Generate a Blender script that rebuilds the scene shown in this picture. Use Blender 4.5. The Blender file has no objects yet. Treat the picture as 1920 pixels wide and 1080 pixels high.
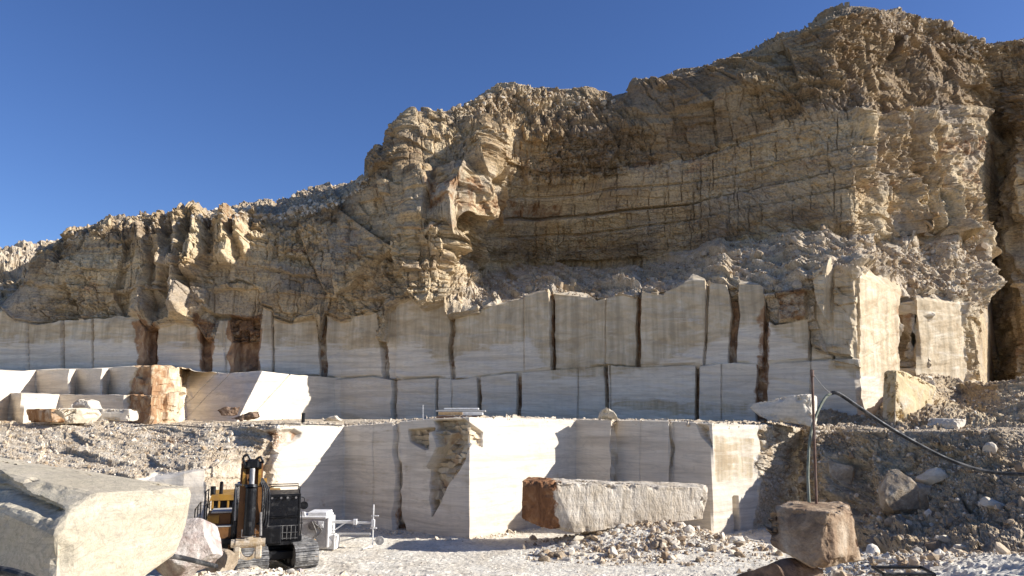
import bpy, bmesh, math, random
import numpy as np
from mathutils import Vector, Matrix
# ------------------------------------------------------------------ camera, sky, sun, exposure
SC = bpy.context.scene
COL = SC.collection
CAMZ, TH, FPX = 6.3, math.radians(9.82), 1387.0
cd = bpy.data.cameras.new('camera'); cam = bpy.data.objects.new('camera', cd); COL.objects.link(cam)
cd.sensor_width = 36; cd.lens = 26.0; cd.clip_start = 0.1; cd.clip_end = 5000
cam.location = (0, 0, CAMZ); cam.rotation_euler = (math.radians(90)+TH, 0, 0)
SC.camera = cam
SUN_EL, SUN_AZ = math.radians(26), math.radians(-5)      # azimuth measured from +X towards +Y
W_ = bpy.data.worlds.new('World'); SC.world = W_; W_.use_nodes = True
nt = W_.node_tree; bg = nt.nodes['Background']
sky = nt.nodes.new('ShaderNodeTexSky'); sky.sky_type = 'NISHITA'; sky.sun_disc = False
sky.sun_elevation = SUN_EL; sky.sun_rotation = math.pi/2 - SUN_AZ
sky.altitude = 1500; sky.air_density = 1.0; sky.dust_density = 0.9; sky.ozone_density = 4.0
hs = nt.nodes.new('ShaderNodeHueSaturation'); hs.inputs['Saturation'].default_value = 1.12; hs.inputs['Hue'].default_value = .512
nt.links.new(sky.outputs[0], hs.inputs['Color']); nt.links.new(hs.outputs[0], bg.inputs[0]); bg.inputs[1].default_value = 0.085
sl = bpy.data.lights.new('sun', 'SUN'); sl.energy = 4.7; sl.angle = math.radians(0.53); sl.color = (1, 0.975, 0.94)
so = bpy.data.objects.new('sun', sl); COL.objects.link(so); so.location = (60, 0, 60)
sd = Vector((math.cos(SUN_EL)*math.cos(SUN_AZ), math.cos(SUN_EL)*math.sin(SUN_AZ), math.sin(SUN_EL)))
so.rotation_euler = sd.to_track_quat('Z', 'Y').to_euler()
SC.view_settings.view_transform = 'Standard'; SC.view_settings.look = 'None'
SC.view_settings.exposure = 0.82; SC.view_settings.gamma = 1
SC.cycles.max_bounces = 6; SC.cycles.diffuse_bounces = 4
random.seed(7)
# ------------------------------------------------------------------ helpers: survey points, noise
ct, st = math.cos(TH), math.sin(TH)
def ray(px, py):
    u = (np.asarray(px, float)-960)/FPX; v = (540-np.asarray(py, float))/FPX
    dn = ct - v*st
    return u/dn, (v*ct+st)/dn
def W(px, py, Y):
    a, e = ray(px, py); return Vector((float(a)*Y, Y, CAMZ+float(e)*Y))
def G(px, Y, z):
    """point at a column of the survey, given distance and height"""
    e = (z-CAMZ)/Y; v = (e*ct-st)/(ct+e*st); return W(px, 540-v*FPX, Y)
def proj(P):
    a = P[..., 0]/P[..., 1]; e = (P[..., 2]-CAMZ)/P[..., 1]
    v = (e*ct-st)/(ct+e*st); return 960+a*(ct-v*st)*FPX, 540-v*FPX
def hsh(ix, iy, iz, seed):
    h = ix.astype(np.int32).astype(np.uint32)*np.uint32(374761393)
    h += iy.astype(np.int32).astype(np.uint32)*np.uint32(668265263)
    if iz is not None: h += iz.astype(np.int32).astype(np.uint32)*np.uint32(2246822519)
    h += np.uint32((seed*974634777) & 0xffffffff)
    h ^= h >> np.uint32(13); h *= np.uint32(1274126177); h ^= h >> np.uint32(16); h *= np.uint32(2246822519); h ^= h >> np.uint32(15)
    return h
def h01(h): return (h & np.uint32(0xffffff)).astype(np.float32)*np.float32(1/16777215.0)
def vn(x, y, z, seed=0):
    x = np.asarray(x, np.float32); y = np.asarray(y, np.float32); z = np.asarray(z, np.float32)
    x, y = np.broadcast_arrays(x, y); flat = not z.any()
    fx, fy = np.floor(x), np.floor(y); tx, ty = x-fx, y-fy
    tx = tx*tx*(3-2*tx); ty = ty*ty*(3-2*ty)
    if not flat: fz = np.floor(z); tz = z-fz; tz = tz*tz*(3-2*tz)
    r = 0
    for k in ((0,) if flat else (0, 1)):
        zz = None if flat else fz+k
        p = [[h01(hsh(fx+i, fy+j, zz, seed)) for j in (0, 1)] for i in (0, 1)]
        q = (p[0][0]*(1-tx)+p[1][0]*tx)*(1-ty)+(p[0][1]*(1-tx)+p[1][1]*tx)*ty
        r = r+q*(1 if flat else (tz if k else 1-tz))
    return r*2-1
def fbm(x, y, z, o=4, seed=0, g=0.5):
    a, r = 1.0, 0
    for i in range(o):
        r = r + a*vn(x, y, z, seed+i*17); x, y, z = x*2.03, y*2.03, z*2.03; a *= g
    return r
def facet(s, t, cs, ctt, seed, tilt=0.8):
    """broken-rock height: every cell is a tilted plane; returns height, distance to the cell border"""
    s, t = (s/cs).astype(np.float32), (t/ctt).astype(np.float32)
    fs, ft = np.floor(s), np.floor(t); us, ut = s-fs, t-ft
    d1 = np.full(s.shape, 9.0, np.float32); d2 = d1.copy(); best = np.zeros(s.shape, np.uint32); bx = d1.copy(); by = d1.copy()
    for i in (-1, 0, 1):
        for j in (-1, 0, 1):
            h = hsh(fs+i, ft+j, None, seed)
            dx = us-(i+0.1)-(h & np.uint32(1023)).astype(np.float32)*np.float32(.8/1023); dy = ut-(j+0.1)-((h >> np.uint32(10)) & np.uint32(1023)).astype(np.float32)*np.float32(.8/1023)
            d = dx*dx+dy*dy; n = d < d1
            d2 = np.where(n, d1, np.minimum(d2, d)); d1 = np.where(n, d, d1); best = np.where(n, h, best); bx = np.where(n, dx, bx); by = np.where(n, dy, by)
    def r(k):
        q = best*np.uint32(k); q ^= q >> np.uint32(15); return h01(q)*2-1
    return r(2654435761)+tilt*2*(r(2246822519)*bx+r(3266489917)*by), np.sqrt(d2)-np.sqrt(d1)
def beds(s, t, w, h, seed, tilt=.5):
    """fractured beds: rows of blocks of uneven width, each set back by its own amount"""
    t = t/h; f = np.floor(t); u = t-f
    lo_ = h01(hsh(f, f*0, None, seed))*.5; hi_ = .5+h01(hsh(f+1, f*0, None, seed))*.5
    row = f*2+(u > lo_)+(u > .5+.3*lo_)*1; ro = h01(hsh(row, row*0, None, seed+1))
    x = s/w*(.6+.8*ro)+ro*37.0; c = np.floor(x); v = x-c; k = .25+.5*h01(hsh(c, row, None, seed+2)); c2 = c*2+(v > k)
    hh = hsh(c2, row, None, seed+3); q = hh*np.uint32(2654435761); q ^= q >> np.uint32(15)
    a = h01(hh)*2-1; b_ = h01(q)*2-1
    return a+tilt*b_*2*(v-.5)+.5*(ro*2-1), np.minimum(np.abs(v-k), np.minimum(v, 1-v))*w
def ss(a, b, x):
    t = np.clip((x-a)/(b-a), 0, 1); return t*t*(3-2*t)
def bump1(x, c, w):
    return ss(1, 0, np.abs(x-c)/w)
# ------------------------------------------------------------------ mesh building
def set_props(o, label=None, cat=None, group=None, kind=None):
    if label: o['label'] = label
    if cat: o['category'] = cat
    if group: o['group'] = group
    if kind: o['kind'] = kind
    return o
def mesh_np(name, V, F, mat, parent=None, zone=None, smooth=False):
    V = np.asarray(V, np.float32).reshape(-1, 3); F = np.asarray(F, np.int32)
    me = bpy.data.meshes.new(name)
    me.vertices.add(len(V)); me.vertices.foreach_set('co', V.ravel())
    k = F.shape[1]
    me.loops.add(F.size); me.loops.foreach_set('vertex_index', F.ravel())
    me.polygons.add(len(F)); me.polygons.foreach_set('loop_start', np.arange(0, F.size, k, dtype=np.int32))
    try: me.polygons.foreach_set('loop_total', np.full(len(F), k, np.int32))
    except Exception: pass
    me.update(calc_edges=True)
    if zone is not None:
        at = me.color_attributes.new('zone', 'FLOAT_COLOR', 'POINT')
        at.data.foreach_set('color', np.asarray(zone, np.float32).reshape(-1))
    me.polygons.foreach_set('use_smooth', np.full(len(F), smooth))
    me.materials.append(mat)
    o = bpy.data.objects.new(name, me); COL.objects.link(o)
    if parent: o.parent = parent
    return o
def grid_faces(r, c, flip=False):
    i = np.arange(r*c).reshape(r, c)
    a, b, d, e = i[:-1, :-1].ravel(), i[:-1, 1:].ravel(), i[1:, 1:].ravel(), i[1:, :-1].ravel()
    return np.stack([a, b, d, e] if not flip else [a, e, d, b], 1)
def loft(curves, rows, x0, x1, step):
    """curves: lists of (px, py, Y) or (px, None, Y, z); rows between successive curves"""
    prep, keys = [], []
    for c in curves:
        pts = [W(q[0], q[1], q[2]) if q[1] is not None else G(q[0], q[2], q[3]) for q in c]
        a = np.array([p.x/p.y for p in pts]); prep.append((a, np.array([p.y for p in pts]), np.array([(p.z-CAMZ)/p.y for p in pts])))
        keys.append(a)
    lo, hi = (x0-960)/FPX, (x1-960)/FPX
    cols = np.linspace(lo, hi, int((x1-x0)/step)+1)
    k = np.unique(np.concatenate([q for q in keys[:3]])); k = k[(k > lo) & (k < hi)]
    for q in k: cols[np.argmin(abs(cols-q))] = q
    C = []
    for a, Y, e in prep:
        y = np.interp(cols, a, Y); el = np.interp(cols, a, e)
        C.append(np.stack([cols*y, y, CAMZ+el*y], 1))
    R = []
    for i, n in enumerate(rows):
        t = np.linspace(0, 1, n, endpoint=False)[:, None, None]
        R.append(C[i][None]*(1-t)+C[i+1][None]*t)
    R.append(C[len(rows)][None])
    return np.concatenate(R, 0)
def normals(P):
    du = np.gradient(P, axis=1); dv = np.gradient(P, axis=0)
    n = np.cross(du, dv); n /= np.linalg.norm(n, axis=2, keepdims=True)+1e-9
    s = np.sign(np.sum(n*(np.array([0, 0, CAMZ+60])-P), axis=2, keepdims=True)); s[s == 0] = 1
    s = np.where(np.sum(n*(np.array([0, -60, 60])-P*np.array([0, 0.2, 0])), axis=2, keepdims=True) < 0, -1, 1)
    n = n*s
    for _ in range(3):      # smooth
        n[1:-1] = (n[:-2]+n[1:-1]*2+n[2:])/4; n[:, 1:-1] = (n[:, :-2]+n[:, 1:-1]*2+n[:, 2:])/4
    return n/(np.linalg.norm(n, axis=2, keepdims=True)+1e-9)
def arcs(P):
    s = np.concatenate([[0], np.cumsum(np.linalg.norm(np.diff(P[:, :, :2], axis=1), axis=2).mean(0))])
    t = np.concatenate([[0], np.cumsum(np.linalg.norm(np.diff(P, axis=0), axis=2).mean(1))])
    return np.broadcast_to(s[None], P.shape[:2]).copy(), np.broadcast_to(t[:, None], P.shape[:2]).copy()
def poly_interp(pts, x):
    p = np.array(pts, float); return np.interp(x, p[:, 0], p[:, 1])
def inpoly(px, py, poly, soft=3, nz=None):
    """soft mask of a surveyed patch"""
    x = px if nz is None else px+nz; y = py if nz is None else py+nz*0.7
    inside = np.zeros(x.shape, bool); dist = np.full(x.shape, 1e9)
    n = len(poly)
    for i in range(n):
        x1, y1 = poly[i]; x2, y2 = poly[(i+1) % n]
        c = ((y1 > y) != (y2 > y)) & (x < (x2-x1)*(y-y1)/((y2-y1) or 1e-9)+x1); inside ^= c
        t = np.clip(((x-x1)*(x2-x1)+(y-y1)*(y2-y1))/((x2-x1)**2+(y2-y1)**2+1e-9), 0, 1)
        dist = np.minimum(dist, np.hypot(x-x1-t*(x2-x1), y-y1-t*(y2-y1)))
    return ss(-soft, soft, np.where(inside, dist, -dist))
# ------------------------------------------------------------------ materials
class NB:
    def __init__(s, name):
        s.m = bpy.data.materials.new(name); s.m.use_nodes = True; s.t = s.m.node_tree
        s.b = s.t.nodes['Principled BSDF']; s.x = None
    def n(s, ty, **k):
        nd = s.t.nodes.new(ty)
        for a, b in k.items(): setattr(nd, a, b)
        return nd
    def put(s, sock, v):
        if hasattr(v, 'links') or isinstance(v, bpy.types.NodeSocket): s.t.links.new(v, sock)
        elif isinstance(v, (tuple, list)) and len(v) == 3 and len(sock.default_value) == 4: sock.default_value = (*v, 1)
        else: sock.default_value = v
    def pos(s, scale=(1, 1, 1)):
        if s.x is None: s.x = s.n('ShaderNodeNewGeometry').outputs['Position'] if not getattr(s, 'obj', False) else s.n('ShaderNodeTexCoord').outputs['Object']
        v = s.n('ShaderNodeVectorMath', operation='MULTIPLY'); s.put(v.inputs[0], s.x); v.inputs[1].default_value = scale
        return v.outputs[0]
    def noise(s, scale, stretch=(1, 1, 1), detail=4, rough=0.55, dist=0.0):
        nd = s.n('ShaderNodeTexNoise'); s.put(nd.inputs['Vector'], s.pos(stretch)); nd.inputs['Scale'].default_value = scale
        nd.inputs['Detail'].default_value = detail; nd.inputs['Roughness'].default_value = rough; nd.inputs['Distortion'].default_value = dist
        return nd.outputs['Fac']
    def ramp(s, f, stops):
        nd = s.n('ShaderNodeValToRGB'); s.put(nd.inputs[0], f); e = nd.color_ramp.elements
        while len(e) < len(stops): e.new(0.5)
        for q, (p, c) in zip(e, stops):
            q.position = p; q.color = (c, c, c, 1) if not isinstance(c, tuple) else (*c, 1)
        return nd.outputs[0]
    def mix(s, f, a, b, mode='MIX'):
        nd = s.n('ShaderNodeMix', data_type='RGBA', blend_type=mode); s.put(nd.inputs[0], f); s.put(nd.inputs[6], a); s.put(nd.inputs[7], b)
        return nd.outputs[2]
    def math(s, op, a, b=0.0, clamp=False):
        nd = s.n('ShaderNodeMath', operation=op, use_clamp=clamp); s.put(nd.inputs[0], a); s.put(nd.inputs[1], b); return nd.outputs[0]
    def done(s, col, rough=0.85, bump=None, strength=0.5, dist=0.05, metal=0.0, spec=0.3):
        s.put(s.b.inputs['Base Color'], col); s.put(s.b.inputs['Roughness'], rough); s.b.inputs['Metallic'].default_value = metal
        s.b.inputs['Specular IOR Level'].default_value = spec
        if bump is not None:
            bp = s.n('ShaderNodeBump'); s.put(bp.inputs['Height'], bump); bp.inputs['Strength'].default_value = strength; bp.inputs['Distance'].default_value = dist
            s.t.links.new(bp.outputs[0], s.b.inputs['Normal'])
        return s.m
def marble_color(b, stain=None):
    g = b.ramp(b.noise(0.9, (0.16, 0.16, 2.6), 8, 0.66, 0.9), [(0.3, (0.51, 0.43, 0.33)), (0.5, (0.69, 0.60, 0.475)), (0.7, (0.80, 0.72, 0.59))])
    vein = b.ramp(b.noise(0.8, (0.25, 0.25, 2.2), 8, 0.6, 2.0), [(0.46, 0.0), (0.5, 1.0), (0.54, 0.0)])
    c = b.mix(b.math('MULTIPLY', vein, 0.35), g, (0.40, 0.36, 0.30))
    streak = b.ramp(b.noise(1.0, (1.6, 1.6, 0.10), 5, 0.65), [(0.45, 0.0), (0.72, 1.0)])
    c = b.mix(b.math('MULTIPLY', streak, 0.32), c, (0.47, 0.42, 0.35))
    if stain is not None:
        sc = b.ramp(b.noise(0.7, (0.6, 0.6, 1.6), 7, 0.6, 1.0), [(0.3, (0.45, 0.34, 0.21)), (0.5, (0.60, 0.48, 0.32)), (0.7, (0.70, 0.61, 0.46))])
        vs = b.ramp(b.noise(1.0, (2.2, 2.2, 0.12), 4, 0.6), [(0.4, 0.0), (0.65, 1.0)])
        sc = b.mix(b.math('MULTIPLY', vs, 0.6), sc, (0.30, 0.24, 0.16))
        nz = b.math('ADD', b.math('ADD', stain, b.math('MULTIPLY', b.math('SUBTRACT', b.noise(0.9, (0.25, 0.25, 2.2), 8, 0.7, 1.0), 0.5), 1.9)), b.math('MULTIPLY', b.math('SUBTRACT', b.noise(1.4, (1, 1, .08), 4, .6), .5), .8))
        c = b.mix(b.ramp(nz, [(0.34, 0.0), (0.66, 1.0)]), c, sc)
    return c
def mat_rock():
    b = NB('quarry rock')
    at = b.n('ShaderNodeAttribute', attribute_name='zone'); sp = b.n('ShaderNodeSeparateColor'); b.put(sp.inputs[0], at.outputs['Color'])
    marble, stain, rust = sp.outputs[0], sp.outputs[1], sp.outputs[2]; pale = at.outputs['Alpha']
    w = b.ramp(b.noise(0.16, (1, 1, 1.6), 8, 0.62, 0.6), [(0.28, (0.32, 0.22, 0.12)), (0.45, (0.52, 0.38, 0.22)), (0.58, (0.66, 0.51, 0.31)), (0.75, (0.46, 0.37, 0.25))])
    strata = b.ramp(b.noise(0.5, (0.16, 0.16, 2.4), 8, 0.62, 1.0), [(0.36, 0.0), (0.43, 1.0), (0.47, 0.15), (0.6, 0.0)])
    w = b.mix(b.math('MULTIPLY', strata, 0.6), w, (0.21, 0.17, 0.13))
    och = b.ramp(b.noise(0.35, (1, 1, 1.2), 6, 0.6, 0.8), [(0.56, 0.0), (0.66, 1.0)])
    w = b.mix(b.math('MULTIPLY', och, 0.5), w, (0.58, 0.38, 0.16))
    gp = b.noise(0.11, (1, 1, 1.5), 7, 0.6, 0.7)
    w = b.mix(b.math('MULTIPLY', b.ramp(gp, [(0.5, 0.0), (0.62, 1.0)]), 0.5), w, (0.40, 0.355, 0.30))
    w = b.mix(b.math('MULTIPLY', b.ramp(gp, [(0.36, 1.0), (0.46, 0.0)]), 0.5), w, (0.74, 0.61, 0.40))
    rd = b.ramp(b.noise(0.24, (0.6, 0.6, 2.0), 8, 0.7, 1.2), [(0.60, 0.0), (0.68, 1.0)])
    w = b.mix(b.math('MULTIPLY', rd, 0.5), w, (0.46, 0.24, 0.13))
    vs = b.ramp(b.noise(1.0, (1.1, 1.1, 0.10), 5, 0.65), [(0.5, 0.0), (0.7, 1.0)])
    w = b.mix(b.math('MULTIPLY', vs, 0.35), w, (0.22, 0.17, 0.115))
    gr = b.ramp(b.noise(4.5, (1, 1, 1.3), 6, 0.7), [(0.32, 0.55), (0.5, 1.0), (0.7, 1.25)])
    w = b.mix(1.0, w, gr, 'MULTIPLY')
    pl = b.ramp(b.noise(1.3, (1, 1, 1), 8, 0.7), [(0.3, (0.34, 0.245, 0.15)), (0.5, (0.60, 0.49, 0.35)), (0.68, (0.76, 0.67, 0.53))])
    pl = b.mix(1.0, pl, b.ramp(b.noise(7.0, (1, 1, 1), 5, 0.7), [(0.32, 0.6), (0.5, 1.0), (0.7, 1.15)]), 'MULTIPLY')
    pt = b.math('MULTIPLY', b.ramp(b.math('ADD', stain, b.math('MULTIPLY', b.math('SUBTRACT', b.noise(0.22, (1, 1, 1.6), 7, 0.65, 0.8), 0.5), 1.6)), [(0.35, 0.0), (0.75, 1.0)]), 0.75)  # bare rock reads this channel as patina plus the painted head wall shade
    w = b.mix(pt, w, b.mix(1.0, w, (0.47, 0.41, 0.36), 'MULTIPLY'))
    w = b.mix(pale, w, pl)
    c = b.mix(b.ramp(marble, [(0.35, 0.0), (0.65, 1.0)]), w, marble_color(b, stain))
    rc = b.ramp(b.noise(0.9, (1, 1, 0.6), 7, 0.65, 1.0), [(0.3, (0.11, 0.058, 0.033)), (0.5, (0.29, 0.15, 0.07)), (0.68, (0.50, 0.33, 0.18))])
    nz = b.math('ADD', rust, b.math('MULTIPLY', b.math('SUBTRACT', b.noise(1.2, (1, 1, 0.8), 6, 0.65, 0.6), 0.5), 1.1))
    c = b.mix(b.math('MULTIPLY', b.ramp(nz, [(0.42, 0.0), (0.62, 1.0)]), 0.9), c, rc)
    h = b.math('ADD', b.noise(2.2, (1, 1, 1.8), 10, 0.72), b.math('MULTIPLY', b.noise(9.0, (1, 1, 1), 6, 0.7), 0.35))
    k = b.math('ADD', 0.12, b.math('MULTIPLY', b.math('SUBTRACT', 1.0, marble), 1.0))
    return b.done(c, 0.9, b.math('MULTIPLY', h, k), 0.8, 0.30, spec=0.15)
def mat_marble(name='cut marble', tint=None, amt=0.0, obj=True, patch=0.25, mid=.5):
    b = NB(name); b.obj = obj
    c = marble_color(b)
    if tint is not None:
        f = b.math('MULTIPLY', b.ramp(b.noise(0.6, (1, 1, 1), 7, 0.6, 1.0), [(mid-patch, 0.0), (mid+patch, 1.0)]), amt)
        c = b.mix(f, c, tint)
    c = b.mix(1.0, c, b.ramp(b.noise(6.0, (1, 1, 1), 5, 0.7), [(0.3, 0.82), (0.55, 1.0)]), 'MULTIPLY')
    h = b.math('ADD', b.noise(2.5, (1, 1, 1), 8, 0.65), b.math('MULTIPLY', b.noise(14.0, (1, 1, 1), 4, 0.7), 0.3))
    return b.done(c, 0.75, h, 0.35, 0.12, spec=0.25)
def mat_stone(name, c1, c2, c3, scale=1.2):
    b = NB(name); b.obj = True
    c = b.ramp(b.noise(scale, (1, 1, 1), 8, 0.65, 0.8), [(0.32, c1), (0.5, c2), (0.68, c3)])
    c = b.mix(1.0, c, b.ramp(b.noise(scale*6, (1, 1, 1), 5, 0.7), [(0.3, 0.7), (0.55, 1.0), (0.75, 1.15)]), 'MULTIPLY')
    h = b.math('ADD', b.noise(scale*2, (1, 1, 1.4), 10, 0.7), b.math('MULTIPLY', b.noise(12.0, (1, 1, 1), 4, 0.7), 0.3))
    return b.done(c, 0.9, h, 0.7, 0.15, spec=0.15)
def mat_rubble(name='rubble stone', dark=1.0):
    b = NB(name)
    at = b.n('ShaderNodeAttribute', attribute_name='zone'); sp = b.n('ShaderNodeSeparateColor'); b.put(sp.inputs[0], at.outputs['Color'])
    c = b.ramp(sp.outputs[0], [(0.0, (0.30*dark, 0.21*dark, 0.13*dark)), (0.3, (0.48*dark, 0.36*dark, 0.23*dark)), (0.65, (0.64*dark, 0.53*dark, 0.39*dark)), (1.0, (0.78*dark, 0.71*dark, 0.59*dark))])
    c = b.mix(1.0, c, b.ramp(b.noise(5.0, (1, 1, 1), 6, 0.7), [(0.3, 0.7), (0.6, 1.05)]), 'MULTIPLY')
    return b.done(c, 0.9, b.noise(6.0, (1, 1, 1), 6, 0.7), 0.5, 0.06, spec=0.15)
def mat_plain(name, col, rough=0.6, metal=0.0, dirt=(0.45, 0.42, 0.37), amt=0.35, scale=3.0, thr=0.55):
    b = NB(name); b.obj = True
    c = b.mix(b.math('MULTIPLY', b.ramp(b.noise(scale, (1, 1, 1), 6, 0.65), [(thr-0.08, 0.0), (thr+0.15, 1.0)]), amt), col, dirt)
    c = b.mix(1.0, c, b.ramp(b.noise(scale*4, (1, 1, 1), 3, 0.6), [(0.3, 0.8), (0.6, 1.05)]), 'MULTIPLY')
    return b.done(c, b.ramp(b.noise(scale*2), [(0.3, max(rough-0.15, 0.05)), (0.7, min(rough+0.2, 1.0))]), b.noise(scale*5), 0.15, 0.02, metal)
M_ROCK = mat_rock()
M_RUB = mat_rubble(); M_RUBD = mat_rubble('brown rubble stone', 0.72)
M_WHITE = mat_marble('white marble', (0.62, 0.55, 0.42), 0.35)
M_CREAM = mat_marble('cream marble', (0.60, 0.50, 0.33), 0.75, patch=0.2, mid=.45)
M_YEL = mat_marble('yellow marble', (0.60, 0.45, 0.23), 0.9, patch=0.12, mid=.38)
M_RUBW = mat_rubble('warm rubble stone', 0.9)
M_TAN = mat_stone('tan boulder', (0.22, 0.16, 0.10), (0.40, 0.31, 0.21), (0.56, 0.49, 0.38))
M_TANB = mat_stone('brown tan boulder', (0.15, 0.09, 0.055), (0.36, 0.25, 0.155), (0.58, 0.47, 0.34), 1.0)
M_BROWN = mat_stone('brown boulder', (0.12, 0.075, 0.05), (0.25, 0.165, 0.11), (0.40, 0.30, 0.21))
M_PINK = mat_stone('pinkish marble boulder', (0.36, 0.24, 0.20), (0.55, 0.47, 0.41), (0.72, 0.68, 0.62))
M_ORANGE = mat_stone('orange weathered marble', (0.22, 0.10, 0.045), (0.40, 0.22, 0.10), (0.66, 0.56, 0.42), 0.9)
M_BLACK = mat_plain('black paint', (0.007, 0.007, 0.008), 0.4, amt=0.12, thr=0.62)
M_RUBBER = mat_plain('black rubber', (0.018, 0.018, 0.02), 0.65, amt=0.3)
M_YELP = mat_plain('yellow machine paint', (0.40, 0.21, 0.035), 0.5, dirt=(0.16, 0.09, 0.05), amt=0.7, scale=2.2, thr=0.5)
M_YELB = mat_plain('worn brown machine paint', (0.21, 0.095, 0.03), 0.55, dirt=(0.10, 0.05, 0.03), amt=0.6, scale=2.5)
M_STEEL = mat_plain('worn steel', (0.30, 0.28, 0.26), 0.45, 0.6, amt=0.5)
M_TRACK = mat_plain('track steel', (0.13, 0.125, 0.12), 0.55, 0.4, dirt=(0.5, 0.47, 0.42), amt=0.7, thr=0.5)
M_CHROME = mat_plain('hydraulic rod', (0.6, 0.6, 0.6), 0.2, 0.9, amt=0.1)
M_DUSTW = mat_plain('dust covered paint', (0.72, 0.70, 0.66), 0.9, dirt=(0.35, 0.33, 0.30), amt=0.5, thr=0.55)
M_DUSTG = mat_plain('dusty grey paint', (0.42, 0.40, 0.37), 0.85, dirt=(0.62, 0.60, 0.56), amt=0.5)
M_CARD = mat_plain('tan wood', (0.42, 0.27, 0.13), 0.8, dirt=(0.6, 0.5, 0.38), amt=0.4)
M_GLASS = mat_plain('dark glass', (0.008, 0.009, 0.012), 0.12, amt=0.15, thr=0.62)
M_RUSTP = mat_plain('rusty steel', (0.13, 0.07, 0.045), 0.8, amt=0.2)
M_GREENH = mat_plain('faded green hose', (0.16, 0.17, 0.12), 0.7, amt=0.3)
# ------------------------------------------------------------------ the quarry cliff: cut courses, ledge, weathered head wall
T_TOP = [(-150,575),(0,580),(30,603),(60,608),(85,605),(115,598),(170,597),(225,592),(262,600),(275,622),(300,612),(330,608),(370,615),(385,640),(400,640),(412,600),(430,600),(436,640),(486,640),(493,576),(511,582),(513,597),(544,607),(593,600),(600,640),(610,591),(641,604),(659,601),(665,593),(707,587),(713,640),(727,640),(732,581),(772,558),(796,584),(831,573),(845,600),(855,595),(900,587),(903,581),(947,560),(989,554),(1030,541),(1066,542),(1101,548),(1119,564),(1137,558),(1161,551),(1193,557),(1202,544),(1244,552),(1250,544),(1282,532),(1300,513),(1327,527),(1362,530),(1370,560),(1383,560),(1386,521),(1421,527),(1430,536),(1440,600),(1452,610),(1470,608),(1515,600),(1519,650),(1560,668),(1600,672),(1620,690),(1650,690),(1700,700),(2100,700)]
C_MID = [(-150,704),(440,702),(594,705),(635,710),(701,705),(739,712),(819,707),(855,710),(900,705),(960,699),(1030,692),(1137,684),(1190,687),(1315,683),(1374,677),(1415,681),(1445,680),(1510,676),(1600,672),(1640,676),(1700,700),(2100,710)]
WALL_Y = [(-150,67),(0,66),(262,63.8),(370,63.3),(490,64),(640,64.8),(760,62.5),(1035,59.5),(1240,56.5),(1430,54),(1530,52.2),(1609,50.5),(1640,52.2),(1692,55.2),(1706,56.6),(1712,56.0),(1718,55.4),(1800,57.6),(1838,59.2),(1864,80),(1920,70.5),(2150,68)]
def wy(x): return float(poly_interp(WALL_Y, x))
K = [-150,-60,0,60,120,200,262,300,370,430,490,560,640,700,760,830,900,960,1035,1100,1190,1240,1300,1370,1430,1480,1530,1570,1609,1640,1692,1706,1712,1718,1760,1800,1838,1864,1900,1920,1980,2150]
TS = [(-150,585),(0,590),(60,610),(250,600),(300,615),(490,605),(640,602),(720,590),(780,572),(850,590),(900,580),(1030,545),(1119,560),(1200,548),(1300,528),(1420,530),(1480,545),(1530,512),(1609,520),(1692,545),(1715,562),(1800,570),(1838,600),(1900,600),(2150,600)]
LEDGE = [(-150,588,.2),(0,586,.2),(30,570,.2),(60,558,.3),(500,545,.4),(640,530,.5),(720,510,.6),(780,495,.8),(830,487,2.0),(870,492,7),(900,497,11.5),(1000,494,17),(1100,496,17),(1200,488,15.5),(1290,481,14),(1370,462,11.5),(1440,442,10.5),(1540,419,9),(1600,436,9.5),(1625,452,10),(1692,450,10),(1760,455,9.5),(1838,470,8),(1864,470,1),(1900,470,1),(2150,480,1)]
MIDL = [(-150,583,.5),(0,582,.5),(30,563,.5),(60,538,.8),(200,495,1),(500,480,1),(640,470,1.3),(720,430,1.5),(780,415,1.2),(860,414,2.2),(900,415,7),(915,415,11),(1000,411,15.2),(1100,405,15.2),(1200,392,14.2),(1290,380,13.4),(1430,350,12.3),(1600,315,10),(1640,318,10.5),(1700,330,10.5),(1780,330,10.0),(1845,350,9),(1870,330,1.0),(1920,330,1),(2150,330,1)]
ROUGH = [(-150,578,.8),(0,579,.8),(30,557,.8),(60,520,1.2),(100,490,1.2),(200,470,1.5),(500,440,1.8),(640,430,2.2),(700,380,2.6),(760,345,2.8),(830,335,3.2),(890,330,5),(925,332,9.5),(1030,340,12.8),(1150,325,13.4),(1300,290,12.8),(1450,237,12),(1520,213,11.5),(1620,207,10.8),(1660,210,12),(1760,200,11.5),(1845,205,10),(1872,262,1.0),(1925,265,1.8),(2150,260,2)]
MIDU = [(-150,574,1),(0,575,1),(30,551,1),(60,506,1.6),(80,482,2),(122,462,2.5),(200,430,3),(500,400,3.2),(640,390,4.0),(700,330,4),(760,270,4),(830,265,5),(900,250,7),(960,262,10.5),(1100,255,13),(1250,230,13.5),(1400,160,13),(1560,120,13.5),(1680,110,16),(1800,130,16),(1850,145,5),(1870,160,-3),(1925,170,3.5),(2150,180,3)]
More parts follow.
